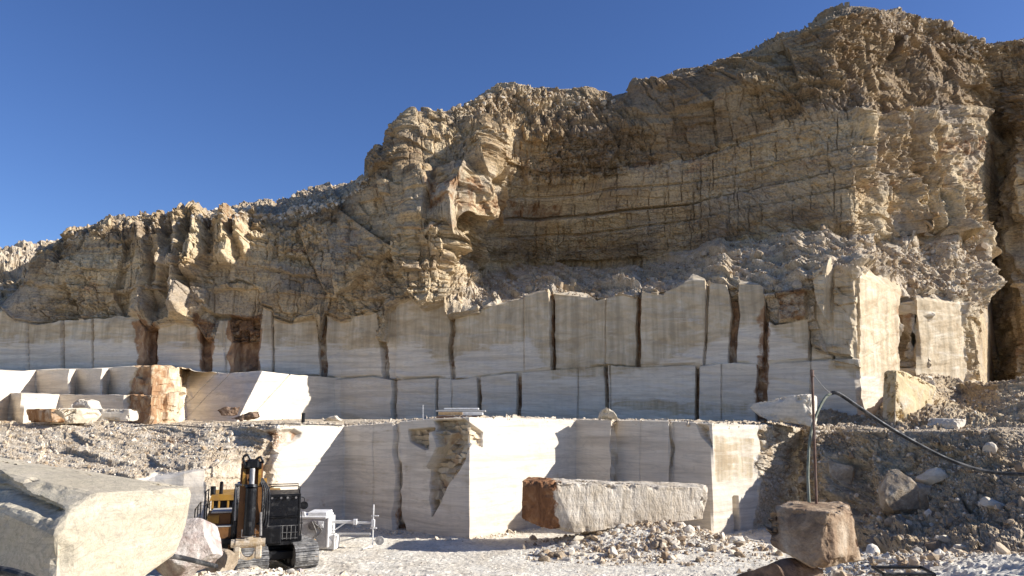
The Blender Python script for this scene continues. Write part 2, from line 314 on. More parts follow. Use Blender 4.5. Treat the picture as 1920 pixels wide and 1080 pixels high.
SKY = [(-150,570,3),(0,572,2),(30,545,2),(58,525,2),(60,490,2.4),(80,470,2.8),(100,458,3),(122,449,3.2),(133,440,3.4),(167,434,4),(194,424,4.5),(222,415,5),(267,410,5),(320,410,5),(361,409,5),(440,414,5),(520,416,5.2),(580,408,5.5),(640,392,6),(676,352,6.5),(690,337,6.5),(702,309,6.5),(730,281,6.5),(734,263,6.5),(758,238,7),(776,215,7),(800,213,7.5),(806,220,7.5),(832,215,8),(857,202,9),(899,186,11),(938,173,13),(969,170,15),(990,175,16),(1012,182,17),(1040,184,18),(1093,180,18.5),(1128,186,18.5),(1149,193,18.5),(1177,187,18),(1190,183,18),(1195,169,18),(1235,163,18),(1282,147,18),(1333,132,18),(1354,118,17.5),(1406,102,17),(1465,75,16.5),(1503,64,16),(1520,48,16),(1559,30,15),(1589,22,15.5),(1640,27,17),(1682,24,18),(1746,36,19),(1785,48,19),(1790,59,18),(1827,66,16),(1853,80,3.5),(1883,77,-1),(1925,70,5),(2150,55,5)]
BACK = [(-150,574,5),(0,576,5),(58,530,8),(80,474,9),(122,452,12),(194,426,14),(222,417,15),(320,413,17),(361,409,20),(400,401,22),(445,391,24),(486,383,26),(540,371,27),(600,357,28),(650,345,27),(688,337,22),(702,318,14),(758,244,14),(832,220,16),(899,190,18),(938,174,20),(969,169,22),(1012,184,26),(1149,196,26),(1190,188,26),(1333,137,26),(1465,80,25),(1559,36,24),(1589,25,24),(1600,25,24),(1640,25,25),(1682,20,23),(1712,28,23),(1746,34,23),(1790,60,22),(1853,84,8),(1883,79,5),(1925,73,15),(2150,58,20)]
def cv(L): return [(x, y, wy(x)+d) for x, y, d in L]
base = [(x, None, wy(x), 5.3) for x in K]
mid = [(x, poly_interp(C_MID, x), wy(x)) for x in K]
mid2 = [(x, poly_interp(C_MID, x)-1.5, wy(x)+(0.18 if x < 1600 else 0)) for x in K]
top = [(x, poly_interp(TS, x), wy(x)+(0.25 if x < 1600 else 0)) for x in K]
back = cv(BACK); far = [(x, None, wy(x)+d+34, 3.0) for x, y, d in BACK[::3]+[BACK[-1]]]
P = loft([base, mid, mid2, top, cv(LEDGE), cv(MIDL), cv(ROUGH), cv(MIDU), cv(SKY), back, far], [80, 2, 110, 84, 84, 60, 64, 66, 26, 12], -170, 2110, 1.35)
PX, PY = proj(P)
X, Y, Z = P[..., 0], P[..., 1], P[..., 2]
S, T = X+0.35*Y, Z-0.45*Y
jn = fbm(S/1.1, T/1.1, 0*S, 3, 5)
# how much is cut marble
nzp = jn*5
tt = poly_interp(T_TOP, PX)
cut = ss(-2.0, 2.0, PY-tt+jn*2.0)*(PX < 1612)
right_cut = [(1604,520),(1625,505),(1660,520),(1690,532),(1690,600),(1692,705),(1712,712),(1716,560),(1740,558),(1806,566),(1812,712),(1838,715),(1850,760),(1850,830),(1600,830),(1604,700)]
cut = np.maximum(cut, inpoly(PX, PY, right_cut, 2.5, jn*4))
pil = inpoly(PX, PY, [(1529,516),(1563,512),(1606,520),(1606,700),(1563,690),(1531,600)], 2, jn*2)
wallm = ss(560, 640, PX)*0+1
n = normals(P)
# weathered relief
A = (1-np.clip(cut+pil*0.8, 0, 1))
ledge_y = poly_interp([(q[0], q[1]) for q in LEDGE], PX); rough_y = poly_interp([(q[0], q[1]) for q in ROUGH], PX)
amph = ss(905, 960, PX)*(1-ss(1600, 1640, PX))*ss(0, 14, PY-rough_y)*ss(0, 10, ledge_y-PY)     # smoother sawn head wall
ledgez = ss(-4, 8, PY-ledge_y)*ss(800, 900, PX)*(1-ss(1800, 1850, PX))*A
upper = ss(8, -8, PY-rough_y)
topz = ss(6, -4, PY-poly_interp([(q[0], q[1]) for q in SKY], PX))
wrp = fbm(S/9, T/9, Y*0, 3, 40)
f1, e1 = facet(S+wrp, T, 5.5, 6.5, 11, .8)
f2, e2 = facet(S+jn*0.3, T+jn*0.3, 1.9, 2.3, 23, 1.0)
f3, e3 = facet(S, T, 0.75, 0.6, 37, 1.0)
f4, e4 = facet(S, T*1.3, 0.34, 0.3, 51, 1.0)
st_, se = facet(S/5+wrp*0.3, Z+wrp*0.9+0.06*S, 1.6, 0.75, 63, 0.25)              # bedding shelves
big = fbm(S/14, T/10, S*0, 3, 70)
Tb = Z+0.05*S+wrp*.5; q1, g1 = beds(S+jn*.15, Tb+jn*.08, 3.2, 2.6, 81, .5); q2, g2 = beds(S+jn*.12+50, Tb*1.0+jn*.07, 1.3, 1.1, 85, .6)
smo = .3+1.0*ss(-.35, .45, fbm(S/5, T/3.5, S*0, 3, 101)); q2, f3, f4 = q2*smo, f3*smo, f4*smo; e3 = e3+(1-smo)*.2
rel = (0.6*f1+0.9*big)*(1-0.85*amph)+0.20*f2*(1-0.8*amph)+0.30*q1*(1-.72*amph)+0.19*q2*(1-.6*amph)+0.11*f3*(1-.5*amph)+0.07*f4*(1-.4*amph)+0.04*fbm(S/1.5, T/1.5, 0*S, 5, 90)-.12*ss(.10, 0, g1)-.07*ss(.07, 0, g2)
crack = ss(0.07, 0.0, e2)*0.10*(1-amph)+ss(0.10, 0.0, e3)*0.08
rel = rel-crack
# right shoulder: broken columns; drill seams of the sawn head wall
seam = np.zeros_like(PX)
for i in range(60):
    q = random.Random(i); x0 = q.uniform(930, 1630); yc = q.uniform(0.05, 0.95); L = q.uniform(0.08, 0.55)
    yy = rough_y+(ledge_y-rough_y)*yc; hh = (ledge_y-rough_y)*L/2
    seam = np.maximum(seam, bump1(PX, x0+jn*1.2, q.uniform(0.9, 2.1))*ss(1.0, 0.7, np.abs(PY-yy)/np.maximum(hh, 1)))
rel = rel-seam*0.26*amph
for y0, am in ((0, .7), (32, .35), (-40, .3)):
    yl = poly_interp([(q[0], q[1]) for q in MIDL], PX)+y0+wrp*6
    rel = rel-am*bump1(PY, yl, 3.5)*amph+am*0.6*ss(0, 4, PY-yl)*ss(26, 6, PY-yl)*amph
Rn = [(880,325,420,60,14,2.1),(850,335,470,40,12,1.6),(905,240,330,70,18,2.6),(915,335,425,36,10,2.0),(800,330,420,50,10,1.0),(375,412,520,48,18,2.1),(345,420,600,40,16,2.0),(308,428,560,40,14,1.8),(277,440,600,50,16,1.8),(1623,212,340,30,8,1.8),(1690,215,470,40,14,1.6),(1745,210,430,36,14,1.3),(1790,205,470,36,12,1.5),(1830,210,560,30,20,1.4),(1655,330,450,36,10,1.2),(1715,340,470,36,14,1.5),(1775,360,500,40,14,1.5),(440,418,500,40,12,1.8),(1500,440,520,60,14,1.1),(1360,465,520,60,16,1.2),(1195,500,545,60,14,1.0),(820,440,500,40,12,1.2),(1625,450,520,36,10,1.0),(470,418,480,24,10,1.5)]
for x0, ya, yb, wl, wr, am in Rn:
    xx = x0+jn*4+fbm(T/2.5, S*0+x0, S*0, 3, 7)*8
    prof = ss(x0-wl, x0, PX+x0-xx)*ss(x0+wr, x0, PX+x0-xx)
    rel = rel+am*prof*ss(ya-14, ya+4, PY)*ss(yb+14, yb-8, PY)*(1-0*amph)
stc = np.linalg.norm(np.gradient(P, axis=1), axis=2); stc = stc/(Y*1.35/FPX); H = rel/(1+(np.clip(stc-1.6, 0, None)/2.2)**2)*A*(1-0.45*topz)*(1-.5*ledgez)*ss(0, 90, PX)
H = H+ledgez*A*(.30*q1+.16*q2)*0.5
# cut wall: seams between the sawn blocks, block offsets
JU = [(48,.5,1.2,.12),(115,2.0,2.4,.4),(172,.8,1.8,.25),(283,24,12,1.0),(387,16,13,1.0),(422,12,1.2,.1),(461,30,27,1.3),(511,2,1.6,.3),(604,9,8.5,.9),(721,7,6.5,.9),(742,1,1.0,.1),(847,6,5.0,.7),(983,.6,.8,.1),(1035,4,4.0,.7),(1135,.7,1.0,.12),(1197,5,5.0,.8),(1323,1.6,2.4,.4),(1376,10,9.5,.9),(1435,5,5.0,.9),(1519,3,3,.5),(1563,1.4,2.0,.5)]
JL = [(739,3.5,4.0,.7),(818,2,2.2,.4),(845,.6,.9,.1),(898,4,4.0,.7),(973,4.5,5.0,.8),(1082,.5,.7,.08),(1137,3.5,4,.7),(1145,.8,1,.15),(1307,4,4.0,.8),(1352,.5,.8,.08),(1428,12,12,1.0),(1520,.6,.9,.1)]
isU = ss(1.5, -1.5, PY-poly_interp(C_MID, PX))
rec = np.zeros_like(PX); rust = np.zeros_like(PX)
for J, m in ((JU, isU), (JL, 1-isU)):
    off = np.zeros_like(PX)
    xs = [-400]+[j[0] for j in J]+[2400]
    for i in range(len(xs)-1):
        q = random.Random(xs[i]*3+len(J)); a0 = q.uniform(-.16, .16); tl = q.uniform(-.22, .3)
        tx = (PX-xs[i])/(xs[i+1]-xs[i]); off = off+np.where((tx >= 0) & (tx < 1), a0+tl*(tx-.5), 0)
    rec = rec+m*off
    for x0, w, ww, dp in J:
        wob = fbm(T/1.8, S*0+x0, S*0, 3, int(x0))*min(5, 1.0+w*0.45)
        tilt = (PY-640)*(-0.05 if x0 in (1323, 1435) else 0.0)
        wob = wob*.6; r = ss(ww*.85+.8, ww*0.6, np.abs(PX-x0-wob-tilt))*m
        rec = rec-dp*r*(1+0.3*jn)
        if ww > 3.5: rust = np.maximum(rust, r*(0 if x0 == 422 else 0.62 if x0 > 900 else 0.5))
rec = rec-0.4*ss(2.2, 0.6, np.abs(PY-poly_interp(C_MID, PX)-jn*1.0))*(PX < 1600)
chip = fbm(S/0.8, T/0.8, Y*0, 4, 33)
cutm = cut*(PX < 1612)
H = H+cutm*rec+cut*0.03*chip+cut*0.05*fbm(S/3, T/0.5, Y*0, 3, 3)
H = H-0.35*ss(3.5, 0, np.abs(PY-tt+3))*(PX < 1600)*(PX > -200)+0.25*A*ss(14, 3, tt-PY)*(PX < 900)
# right hand face: grooves
for x0, ya, yb, w, dp in ((1696,560,712,8,1.6),(1712,566,706,5,1.5),(1820,640,690,5,1.2),(1609,500,690,1,0)):
    r = ss(w, w*.5, np.abs(PX-x0-jn*2))*ss(ya-5, ya+5, PY)*ss(yb+8, yb-8, PY); H = H-dp*r
# leaning pillar and rough brown blocks left of the corner
H = H+1.3*inpoly(PX, PY, [(1529,516),(1560,512),(1558,560),(1556,604),(1538,570)], 2, jn)
H = H+0.35*inpoly(PX, PY, [(1565,506),(1608,500),(1610,690),(1565,688)], 2, jn)*(0.6+f3*0.3)
H = H+0.6*inpoly(PX, PY, [(1458,552),(1512,545),(1514,600),(1462,608)], 3, jn*2)
P2 = P+n*H[..., None]
# skyline stones
zo = np.zeros(PX.shape+(4,), np.float32)
zo[..., 0] = np.clip(cut+pil, 0, 1)
sline = poly_interp([(-150,650),(0,632),(180,635),(262,638),(300,640),(370,640),(500,640),(600,645),(700,650),(760,640),(800,655),(830,680),(870,655),(960,640),(985,620),(1035,700),(1190,690),(1240,672),(1330,640),(1380,618),(1430,600),(1520,660),(1600,700)], PX)
rust_p = np.zeros_like(PX)
stain = ss(22, -22, PY-sline-8)*0.85*(PX < 1605)
for pol, v in (([(1150,745),(1410,755),(1410,785),(1150,765)], .62), ([(830,590),(1035,560),(1035,615),(930,650),(850,655)], .95), ([(1604,500),(1850,560),(1850,730),(1690,720),(1604,700)], .8), ([(1526,512),(1608,500),(1610,700),(1560,695),(1535,620)], 1.0), ([(1655,695),(1700,700),(1690,800),(1650,800)], .8)):
    stain = np.maximum(stain, inpoly(PX, PY, pol, 12, jn*8)*v)
pat_shade = np.clip(upper*(.45+.4*ss(900, 1250, PX))+.15*(PX < 800)+amph*(.28+.35*ss(-60, 0, PY-ledge_y+20)), 0, 1)  # brown patina up top; sawn head wall darkened towards its base as painted shade
cp = np.clip(cut+pil, 0, 1); zo[..., 1] = stain*cp+(1-cp)*pat_shade
for pol, v in (([(373,598),(400,600),(402,705),(372,705)], .9), ([(430,590),(492,590),(490,705),(428,705)], .95), ([(250,605),(300,605),(292,700),(264,700)], .7), ([(1415,600),(1445,560),(1442,730),(1414,790)], .6),
               ([(1453,545),(1516,540),(1516,608),(1455,608)], .55), ([(1692,560),(1706,560),(1700,710),(1690,710)], .6), ([(1675,540),(1693,540),(1690,740),(1660,740)], .45), ([(800,360),(910,355),(905,415),(800,410)], .52), ([(905,370),(1060,380),(1060,420),(905,415)], .5),
               ([(1760,255),(1870,262),(1865,300),(1760,290)], .5), ([(390,420),(470,418),(470,455),(390,450)], .5), ([(1780,560),(1815,566),(1812,712),(1795,712)], .35)):
    mm_ = inpoly(PX, PY, pol, 8, jn*6)*v; rust = np.maximum(rust, mm_); rust_p = np.maximum(rust_p, mm_)
zo[..., 2] = np.clip(np.minimum(rust, rust_p+cut*1.0), 0, 1)
slope = np.clip((n[..., 2]-0.55)/0.3, 0, 1)
A = A*(1-.0*ledgez)
pale = np.clip(0.06+0.25*topz+0.65*ledgez*ss(0.25, 0.6, fbm(S/3, Y/3, Z*0, 4, 91)*.5+.5)+slope*0.2, 0, 1)*(1-upper*0.25)  # pale rubble; ledge lightened further, sunlight painted into its colour
pale = np.maximum(pale, inpoly(PX, PY, [(322,470),(343,450),(342,600),(318,600)], 6, jn*5)*0.95)  # white streak paints a sunlit column on the left cliff
pale = np.maximum(pale, inpoly(PX, PY, [(1620,480),(1850,480),(1835,620),(1640,540)], 12, jn*8)*0.45)
zo[..., 3] = pale
o = mesh_np('quarry_cliff', P2, grid_faces(*PX.shape), M_ROCK, None, zo); set_props(o, kind='structure')
CL = P2; CLX, CLY = proj(P2)
# ------------------------------------------------------------------ stepped lower course on the left
B0 = [(-150,48),(-60,44),(0,48.5),(20,50),(40,47.5),(108,53),(112,53.2),(175,52.2),(232,51.2),(245,51.5),(262,50.5),(285,50.2),(312,53.5),(345,54.5),(400,55.5),(444,56.4),(470,57),(520,60.4),(560,62),(641,65.3)]
B1 = [(-150,54.5),(-60,50),(0,52.5),(20,54),(68,57),(72,56.8),(130,54.6),(141,56.4),(144,56.4),(191,54.2),(203,56),(207,55.8),(258,53),(285,52.5),(312,54.5),(345,56.8),(380,58),(436,58.6),(490,58.2),(520,60.4),(560,62),(641,65.3)]
KB = sorted(set([q[0] for q in B0+B1]))
LT = [(-150,690),(0,694),(50,696),(100,692),(170,691),(258,687),(300,688),(345,693),(380,697),(430,700),(490,697),(545,703),(600,707),(641,709)]
LM = [(-150,738),(0,737),(60,738),(100,739),(180,741),(232,741),(300,741),(641,745)]
b0 = [(x, None, float(poly_interp(B0, x)), 5.3) for x in KB]
b1 = [(x, float(poly_interp(LM, x)), float(poly_interp(B0, x))) for x in KB]
b2 = [(x, float(poly_interp(LM, x))-1.0, float(poly_interp(B1, x))) for x in KB]
b3 = [(x, float(poly_interp(LT, x)), float(poly_interp(B1, x)) if not 345 < x < 545 else float(poly_interp(B1, x))+1.2*math.sin((x-345)/200*math.pi)) for x in KB]
b4 = [(x, float(poly_interp(LT, x))-0.4, wy(x)+1.0) for x in KB]
P = loft([b0, b1, b2, b3, b4], [44, 3, 44, 12], -170, 642, 1.35); PX, PY = proj(P)
X, Y, Z = P[..., 0], P[..., 1], P[..., 2]; S = X+0.35*Y
tq = np.clip((745+45-PY)/90, 0, 1.1); rid = 444+46*tq
YA = 55+(PX-444)*(10.3/197); YB = 55+(rid-444)*(10.3/197)-(PX-rid)*0.028
yn = np.maximum(YA, YB); wq = ss(335, 350, PX)*(PY > 692)*(np.arange(PX.shape[0])[:, None] < 92); yn = Y*(1-wq)+yn*wq
P = np.stack([X/Y*yn, yn, CAMZ+(Z-CAMZ)/Y*yn], -1); X, Y, Z = P[..., 0], P[..., 1], P[..., 2]; S = X+0.35*Y
n = normals(P); jn = fbm(S/1.1, Z/1.1, 0*S, 3, 5)
f2, e2 = facet(S, Z, 1.6, 1.3, 23, 1.0); f3, e3 = facet(S, Z, .6, .5, 31, 1.0)
brown = inpoly(PX, PY, [(238,742),(256,686),(300,680),(358,690),(352,740),(332,806),(240,806)], 5, jn*6)
H = brown*(0.05*f2+0.04*f3+.25*fbm(S/1.3, Z/4, S*0, 5, 4))+0.05*jn*(1-brown)
seamd = ss(1.6, .3, np.abs((PX-(545-(PY-700)*0.9))))+ss(1.3, .3, np.abs((PX-(430-(PY-700)*0.98))))+ss(1.3, .3, np.abs((PX-(405-(PY-700)*0.98))))
H = H-0.10*seamd*(PX > 330)*(PX < 560)
zo = np.zeros(PX.shape+(4,), np.float32); zo[..., 0] = 1; zo[..., 1] = brown*0.9+0.18*(PX < 258); zo[..., 2] = brown*(.42+.2*ss(330, 290, PX))
o = mesh_np('stepped_marble_bench', P+n*H[..., None], grid_faces(*PX.shape), M_ROCK, None, zo); set_props(o, kind='structure')
# ------------------------------------------------------------------ lower quarry bench (zigzag sawn faces) and its terrace
Z0 = [(-150,35),(0,35.5),(290,36.5),(345,36.2),(385,35.8),(450,38.5),(516,41),(580,42.8),(645,45),(745,42.8),(750,42.9),(810,41.6),(880,40),(980,43.2),(1080,46.3),(1146,44.7),(1155,45.6),(1255,43.3),(1262,43.5),(1335,41.2),(1425,43.8),(1470,45.5),(1530,47.5)]
KZ = [q[0] for q in Z0]
def z0(x): return float(poly_interp(Z0, x))
c0 = [(x, None, z0(x), -0.6) for x in KZ]
MIDS = [(-150,915),(0,915),(290,903),(345,890),(385,880),(450,868),(516,870),(580,890),(1530,900)]
MY = [(-150,35),(0,35.6),(290,36.8),(345,37.0),(385,37.4),(450,39.4),(516,41.05),(580,42.82)]
c1 = [(x, float(poly_interp(MIDS, x)), float(poly_interp(MY, x)) if x < 580 else z0(x)+0.02) for x in KZ]
TOPB = [(-150,800),(0,792),(250,800),(385,802),(450,802),(516,800),(560,796),(645,800),(745,792),(810,786),(880,783),(905,783),(980,785),(1080,787),(1250,790),(1335,795),(1425,797),(1500,806),(1530,812)]
def offs(x): return float(poly_interp([(-150,11),(0,11),(290,9),(385,8),(450,5),(516,0.25),(1425,0.1),(1530,0.1)], x))
c2 = [(x, float(poly_interp(TOPB, x)), z0(x)+offs(x)) for x in KZ]
c3 = [(x, float(poly_interp(TOPB, x))-1.0, z0(x)+offs(x)+2.0) for x in KZ]
c4 = [(x, None, 60.0, 6.05) for x in KZ]; c5 = [(x, None, 70, 6.0) for x in KZ]
P = loft([c0, c1, c2, c3, c4, c5], [84, 92, 10, 20, 3], -170, 1528, 1.35); PX, PY = proj(P)
X, Y, Z = P[..., 0], P[..., 1], P[..., 2]; S = X+0.35*Y; T = Z
SA, TA = arcs(P)
n = normals(P); jn = fbm(S/.9, T/.9, 0*S, 3, 5)
ter = np.zeros_like(PX); ter[186:] = 1
sl_ = ss(535, 500, PX+jn*6)*(1-ter)                               # rough slope at the left
grey = inpoly(PX, PY, [(225,912),(300,888),(383,880),(386,1020),(200,1020)], 2.5, jn*2)
brk = np.maximum(inpoly(PX, PY, [(1425,780),(1540,790),(1540,1020),(1415,1020),(1420,880)], 4, jn*7), sl_*(1-grey))
br2 = inpoly(PX, PY, [(1335,905),(1430,905),(1430,918),(1350,925)], 4, jn*4)
wrp = fbm(S/5, T/5, 0*S, 3, 3)
f1, e1 = facet(SA-TA*.5+wrp*.5, TA+SA*.35, 5.0, 1.6, 12, 1.0); f2, e2 = facet(SA-TA*.4, TA+SA*.35, 2.2, .8, 24, 1.0); f3, e3 = facet(SA, TA, .62, .5, 36, 1.0); f4, e4 = facet(SA, TA, .26, .22, 52, 1.0)
H = brk*(0.13*f1+0.06*f2+0.03*f3+0.014*f4)+0.02*jn
H = H+ter*(0.10*f3+0.05*f4+.05*jn)*ss(60, 40, Y)
for x0, w, dp, ya, yb in ((747,6,.5,790,1010),(1151,5,.35,785,1010),(1259,2.2,.35,785,1010),(1200,.8,.05,785,1010),(1378,5,.5,930,1010),(700,.8,.05,790,1010),(880,.5,0,0,1)):
    xx = x0+fbm(T/1.5, S*0+x0, 0*S, 3, x0)*min(7, 1+w); H = H-dp*ss(w+1, w*.5, np.abs(PX-xx))*ss(ya-1, ya+3, PY)*ss(yb, yb-9, PY)*(1-ter)
# spalled hollows in the faces
sp1 = inpoly(PX, PY, [(768,806),(815,803),(812,840),(795,842),(770,828)], 2, jn*2)
sp2 = inpoly(PX, PY, [(815,790),(868,785),(905,812),(903,838),(886,830),(870,862),(838,915),(812,968),(806,935),(806,882),(830,838),(820,800)], 2, jn*2)
sp3 = inpoly(PX, PY, [(1308,795),(1328,800),(1336,838),(1318,820)], 2, jn*2)
sp4 = inpoly(PX, PY, [(742,1010),(735,970),(748,900),(751,1010)], 1.5, jn*2)
H = H-(0.4*sp1+0.6*sp2*(1-0.6*ss(835, 880, PX))+.4*sp3+.3*sp4)*(1+0.25*f3)
blockw = inpoly(PX, PY, [(808,812),(832,806),(850,812),(832,840),(808,880)], 1.5)
H = H+0.5*blockw
H = H-0.5*inpoly(PX, PY, [(480,860),(505,830),(520,850),(500,905),(512,940),(490,930)], 3, jn*4)-0.3*inpoly(PX, PY, [(500,812),(548,804),(562,812),(552,826),(536,832),(522,845),(506,838)], 4, jn*5)
zo = np.zeros(PX.shape+(4,), np.float32)
zo[..., 0] = np.clip(1-brk*0.75-ter, 0, 1); zo[..., 3] = np.clip(ter+brk, 0, 1)
zo[..., 1] = np.clip(0.30*inpoly(PX, PY, [(880,880),(1330,900),(1330,1010),(880,1010)], 30)+0.62*inpoly(PX, PY, [(1337,815),(1415,822),(1412,905),(1340,905)], 3)+.62*sp2+.55*sp1+.5*sp3+0.25*(PX < 880)*(PX > 645)+.2*grey, 0, 1)
zo[..., 2] = np.clip(.52*inpoly(PX, PY, [(500,812),(548,804),(562,812),(552,826),(536,832),(522,845),(506,838)], 4, jn*5)+.36*sp2+.45*sp3+.55*sp4+.35*sp1+.40*brk*ss(-.2, .6, fbm(SA/4-TA*.5, TA, 0*S, 4, 77))+.6*inpoly(PX, PY, [(560,930),(640,920),(640,950),(560,965)], 12, jn*6)*.6, 0, 1)
o = mesh_np('sawn_quarry_bench', P+n*H[..., None], grid_faces(*PX.shape), M_ROCK, None, zo); set_props(o, kind='structure')
BSL = (P+n*H[..., None]); 
# ------------------------------------------------------------------ rubble bank on the right with its terrace and spoil mound
r0 = [(1480,None,43.5,-.3),(1560,None,40,-.2),(1640,None,34,0),(1700,None,30,.3),(1750,None,28,.6),(1920,None,25.5,1.0),(2200,None,22,1.4)]
r1 = [(1480,1000,45.5),(1560,985,42),(1640,985,37.5),(1750,990,34.8),(1920,985,31),(2200,980,28)]
r1b = [(1480,900,46.5),(1560,900,43.5),(1640,905,40),(1750,905,37.3),(1920,905,33.5),(2200,900,31)]
r2 = [(1480,808,48),(1530,806,45),(1560,806,45),(1640,807,42.7),(1750,808,40.3),(1920,808,37.5),(2200,812,35)]
r3 = [(1480,803,50),(1530,802,47),(1640,805,46.5),(1750,808,44.5),(1840,806,44),(1920,806,43),(2200,806,41)]
r4 = [(1480,797,52),(1530,775,50),(1560,772,50),(1640,780,50.5),(1735,702,54),(1770,713,55),(1800,722,55),(1840,722,52),(1870,716,50),(1920,712,49),(2200,700,47)]
r5 = [(1480,800,60),(1640,790,61),(1735,730,60),(1840,735,62),(1920,730,60),(2200,720,58)]
r6 = [(1480,None,75,4),(2200,None,75,5)]
P = loft([r0, r1, r1b, r2, r3, r4, r5, r6], [50, 60, 64, 14, 60, 14, 4], 1490, 2110, 1.35); PX, PY = proj(P)
X, Y, Z = P[..., 0], P[..., 1], P[..., 2]; S, T = arcs(P)
n = normals(P); jn = fbm(S/.9, T/.9, 0*S, 3, 5)
f0, e0 = facet(S, T, 3.6, 3.0, 14, 1.0); f1, e1 = facet(S+jn*.4, T, 1.5, 1.3, 15, 1.0); f2, e2 = facet(S, T, .55, .5, 25, 1.0); f3, e3 = facet(S, T, .25, .22, 36, 1.0)
flat = ss(7, 0, np.abs(PY-808)); 
H = (0.4*fbm(S/4, T/4, Y*0, 4, 8)+0.12*f0+0.10*f1+0.09*f2*ss(-.3, .3, jn)+0.05*f3-0.06*ss(.12, 0, e2)-.06*ss(.08, 0, e1))*(1-flat*.8)
H = H-1.0*inpoly(PX, PY, [(1590,870),(1630,850),(1640,960),(1600,960)], 12, jn*6)+.9*inpoly(PX, PY, [(1530,830),(1575,860),(1590,940),(1530,960)], 12, jn*6)
H = H-0.9*inpoly(PX, PY, [(1700,930),(1730,905),(1735,950),(1700,965)], 6, jn*4)
zo = np.zeros(PX.shape+(4,), np.float32); zo[..., 3] = np.clip(.10+.30*ss(.2, .9, fbm(S/2, T/2, Y*0, 4, 44)*.5+.5)+.5*flat, 0, 1)
o = mesh_np('rubble_bank', P+n*H[..., None], grid_faces(*PX.shape), M_ROCK, None, zo); set_props(o, kind='structure')
BANK = P+n*H[..., None]
# ------------------------------------------------------------------ quarry floor
def floor_z(x, y):
    b = np.clip((31.5-y)*0.172, 0, 3.9)
    b = b*ss(32.5, 29.0, y)*(1-.55*np.exp(-((x+9)/3.5)**2-((y-28.5)/3.0)**2))
    b = b+0.35*np.exp(-((x+7.5)/2.2)**2-((y-23.0)/2.5)**2)
    b = b+0.75*ss(7.5, 12, x)*ss(33, 26, y)
    b = b+1.15*np.exp(-((x-6.6)/4.3)**2-((y-37.2)/1.7)**2)
    b = b+.35*ss(0, 5, y-40)*ss(5, 0, x+2)*0
    return b
def floor_full(x, y):
    z = floor_z(x, y)
    rough = ss(.05, .6, floor_z(x, y))
    f1, e1 = facet(x, y, .5, .5, 3, 1.0); f2, _ = facet(x, y, .22, .22, 4, 1.0)
    tr = 0.03*np.sin((x*0.45+y*3.4)*2.6+fbm(x, y, x*0, 2, 5)*2.0)*ss(.45, .75, fbm(x/3+y*.1, y/9, x*0, 2, 9)*.5+.5)
    return z+rough*(.035*f1+.025*f2)+(1-rough)*(0.035*fbm(x/1.5, y/1.5, x*0, 5, 2)+.012*f2+tr)
gx = np.concatenate([np.linspace(-900, -24, 8), np.linspace(-22, 30, 700), np.linspace(36, 900, 8)]); gy = np.concatenate([[-80, -10, 0, 6], np.linspace(9, 47, 560), np.linspace(52, 1500, 12)])
GX, GY = np.meshgrid(gx, gy); GZ = floor_full(GX, GY); GZ[GY > 50] = -1; GZ[(np.abs(GX) > 31) & (GY > 40)] = -1
GP = np.stack([GX, GY, GZ], -1)
b = NB('quarry floor')
c = b.ramp(b.noise(0.5, (1, 1, 1), 8, 0.65, .5), [(0.35, (0.62, 0.54, 0.42)), (0.6, (0.80, 0.73, 0.60))])
c = b.mix(1.0, c, b.ramp(b.noise(5.0, (1, 1, 1), 7, 0.75), [(0.35, 0.66), (0.55, 1.0)]), 'MULTIPLY')
M_FLOOR = b.done(c, .95, b.noise(3.5, (1, 1, 1), 8, .75), .7, .12, spec=.1)
o = mesh_np('ground', GP, grid_faces(*GX.shape), M_FLOOR); set_props(o, kind='structure')
# ------------------------------------------------------------------ distant spoil hill on the left
h0 = [(-200,600,78),(0,570,80),(140,560,82)]; h1 = [(-200,535,80),(0,530,82),(30,528,82),(70,530,83),(140,520,84)]
h2 = [(-200,495,86),(0,490,86),(40,500,86),(140,480,86)]; h3 = [(-200,472,92),(0,467,92),(30,463,93),(60,458,94),(85,453,95),(105,455,96),(140,462,97)]; h4 = [(-200,None,130,6),(140,None,130,6)]
h00 = [(-200,None,72,5),(140,None,74,5)]
P = loft([h00, h0, h1, h2, h3, h4], [40, 26, 24, 24, 8], -190, 138, 1.5); PX, PY = proj(P); X, Y, Z = P[..., 0], P[..., 1], P[..., 2]
f1, _ = facet(X, Z, 2.5, 1.6, 5, 1); f2, _ = facet(X, Z+Y*.3, .9, .8, 6, 1); f3, _ = facet(X, Z+Y*.3, .4, .4, 7, 1)
n = normals(P); H = .4*f1+.25*f2+.15*f3-1.5*inpoly(PX, PY, [(-200,490),(56,495),(60,528),(-200,530)], 5)
zo = np.zeros(PX.shape+(4,), np.float32); zo[..., 3] = .35+.6*ss(505, 480, PY)+.5*ss(528, 545, PY)*ss(60, 0, PX)
o = mesh_np('spoil_hill', P+n*H[..., None], grid_faces(*PX.shape), M_ROCK, None, zo); set_props(o, kind='structure')
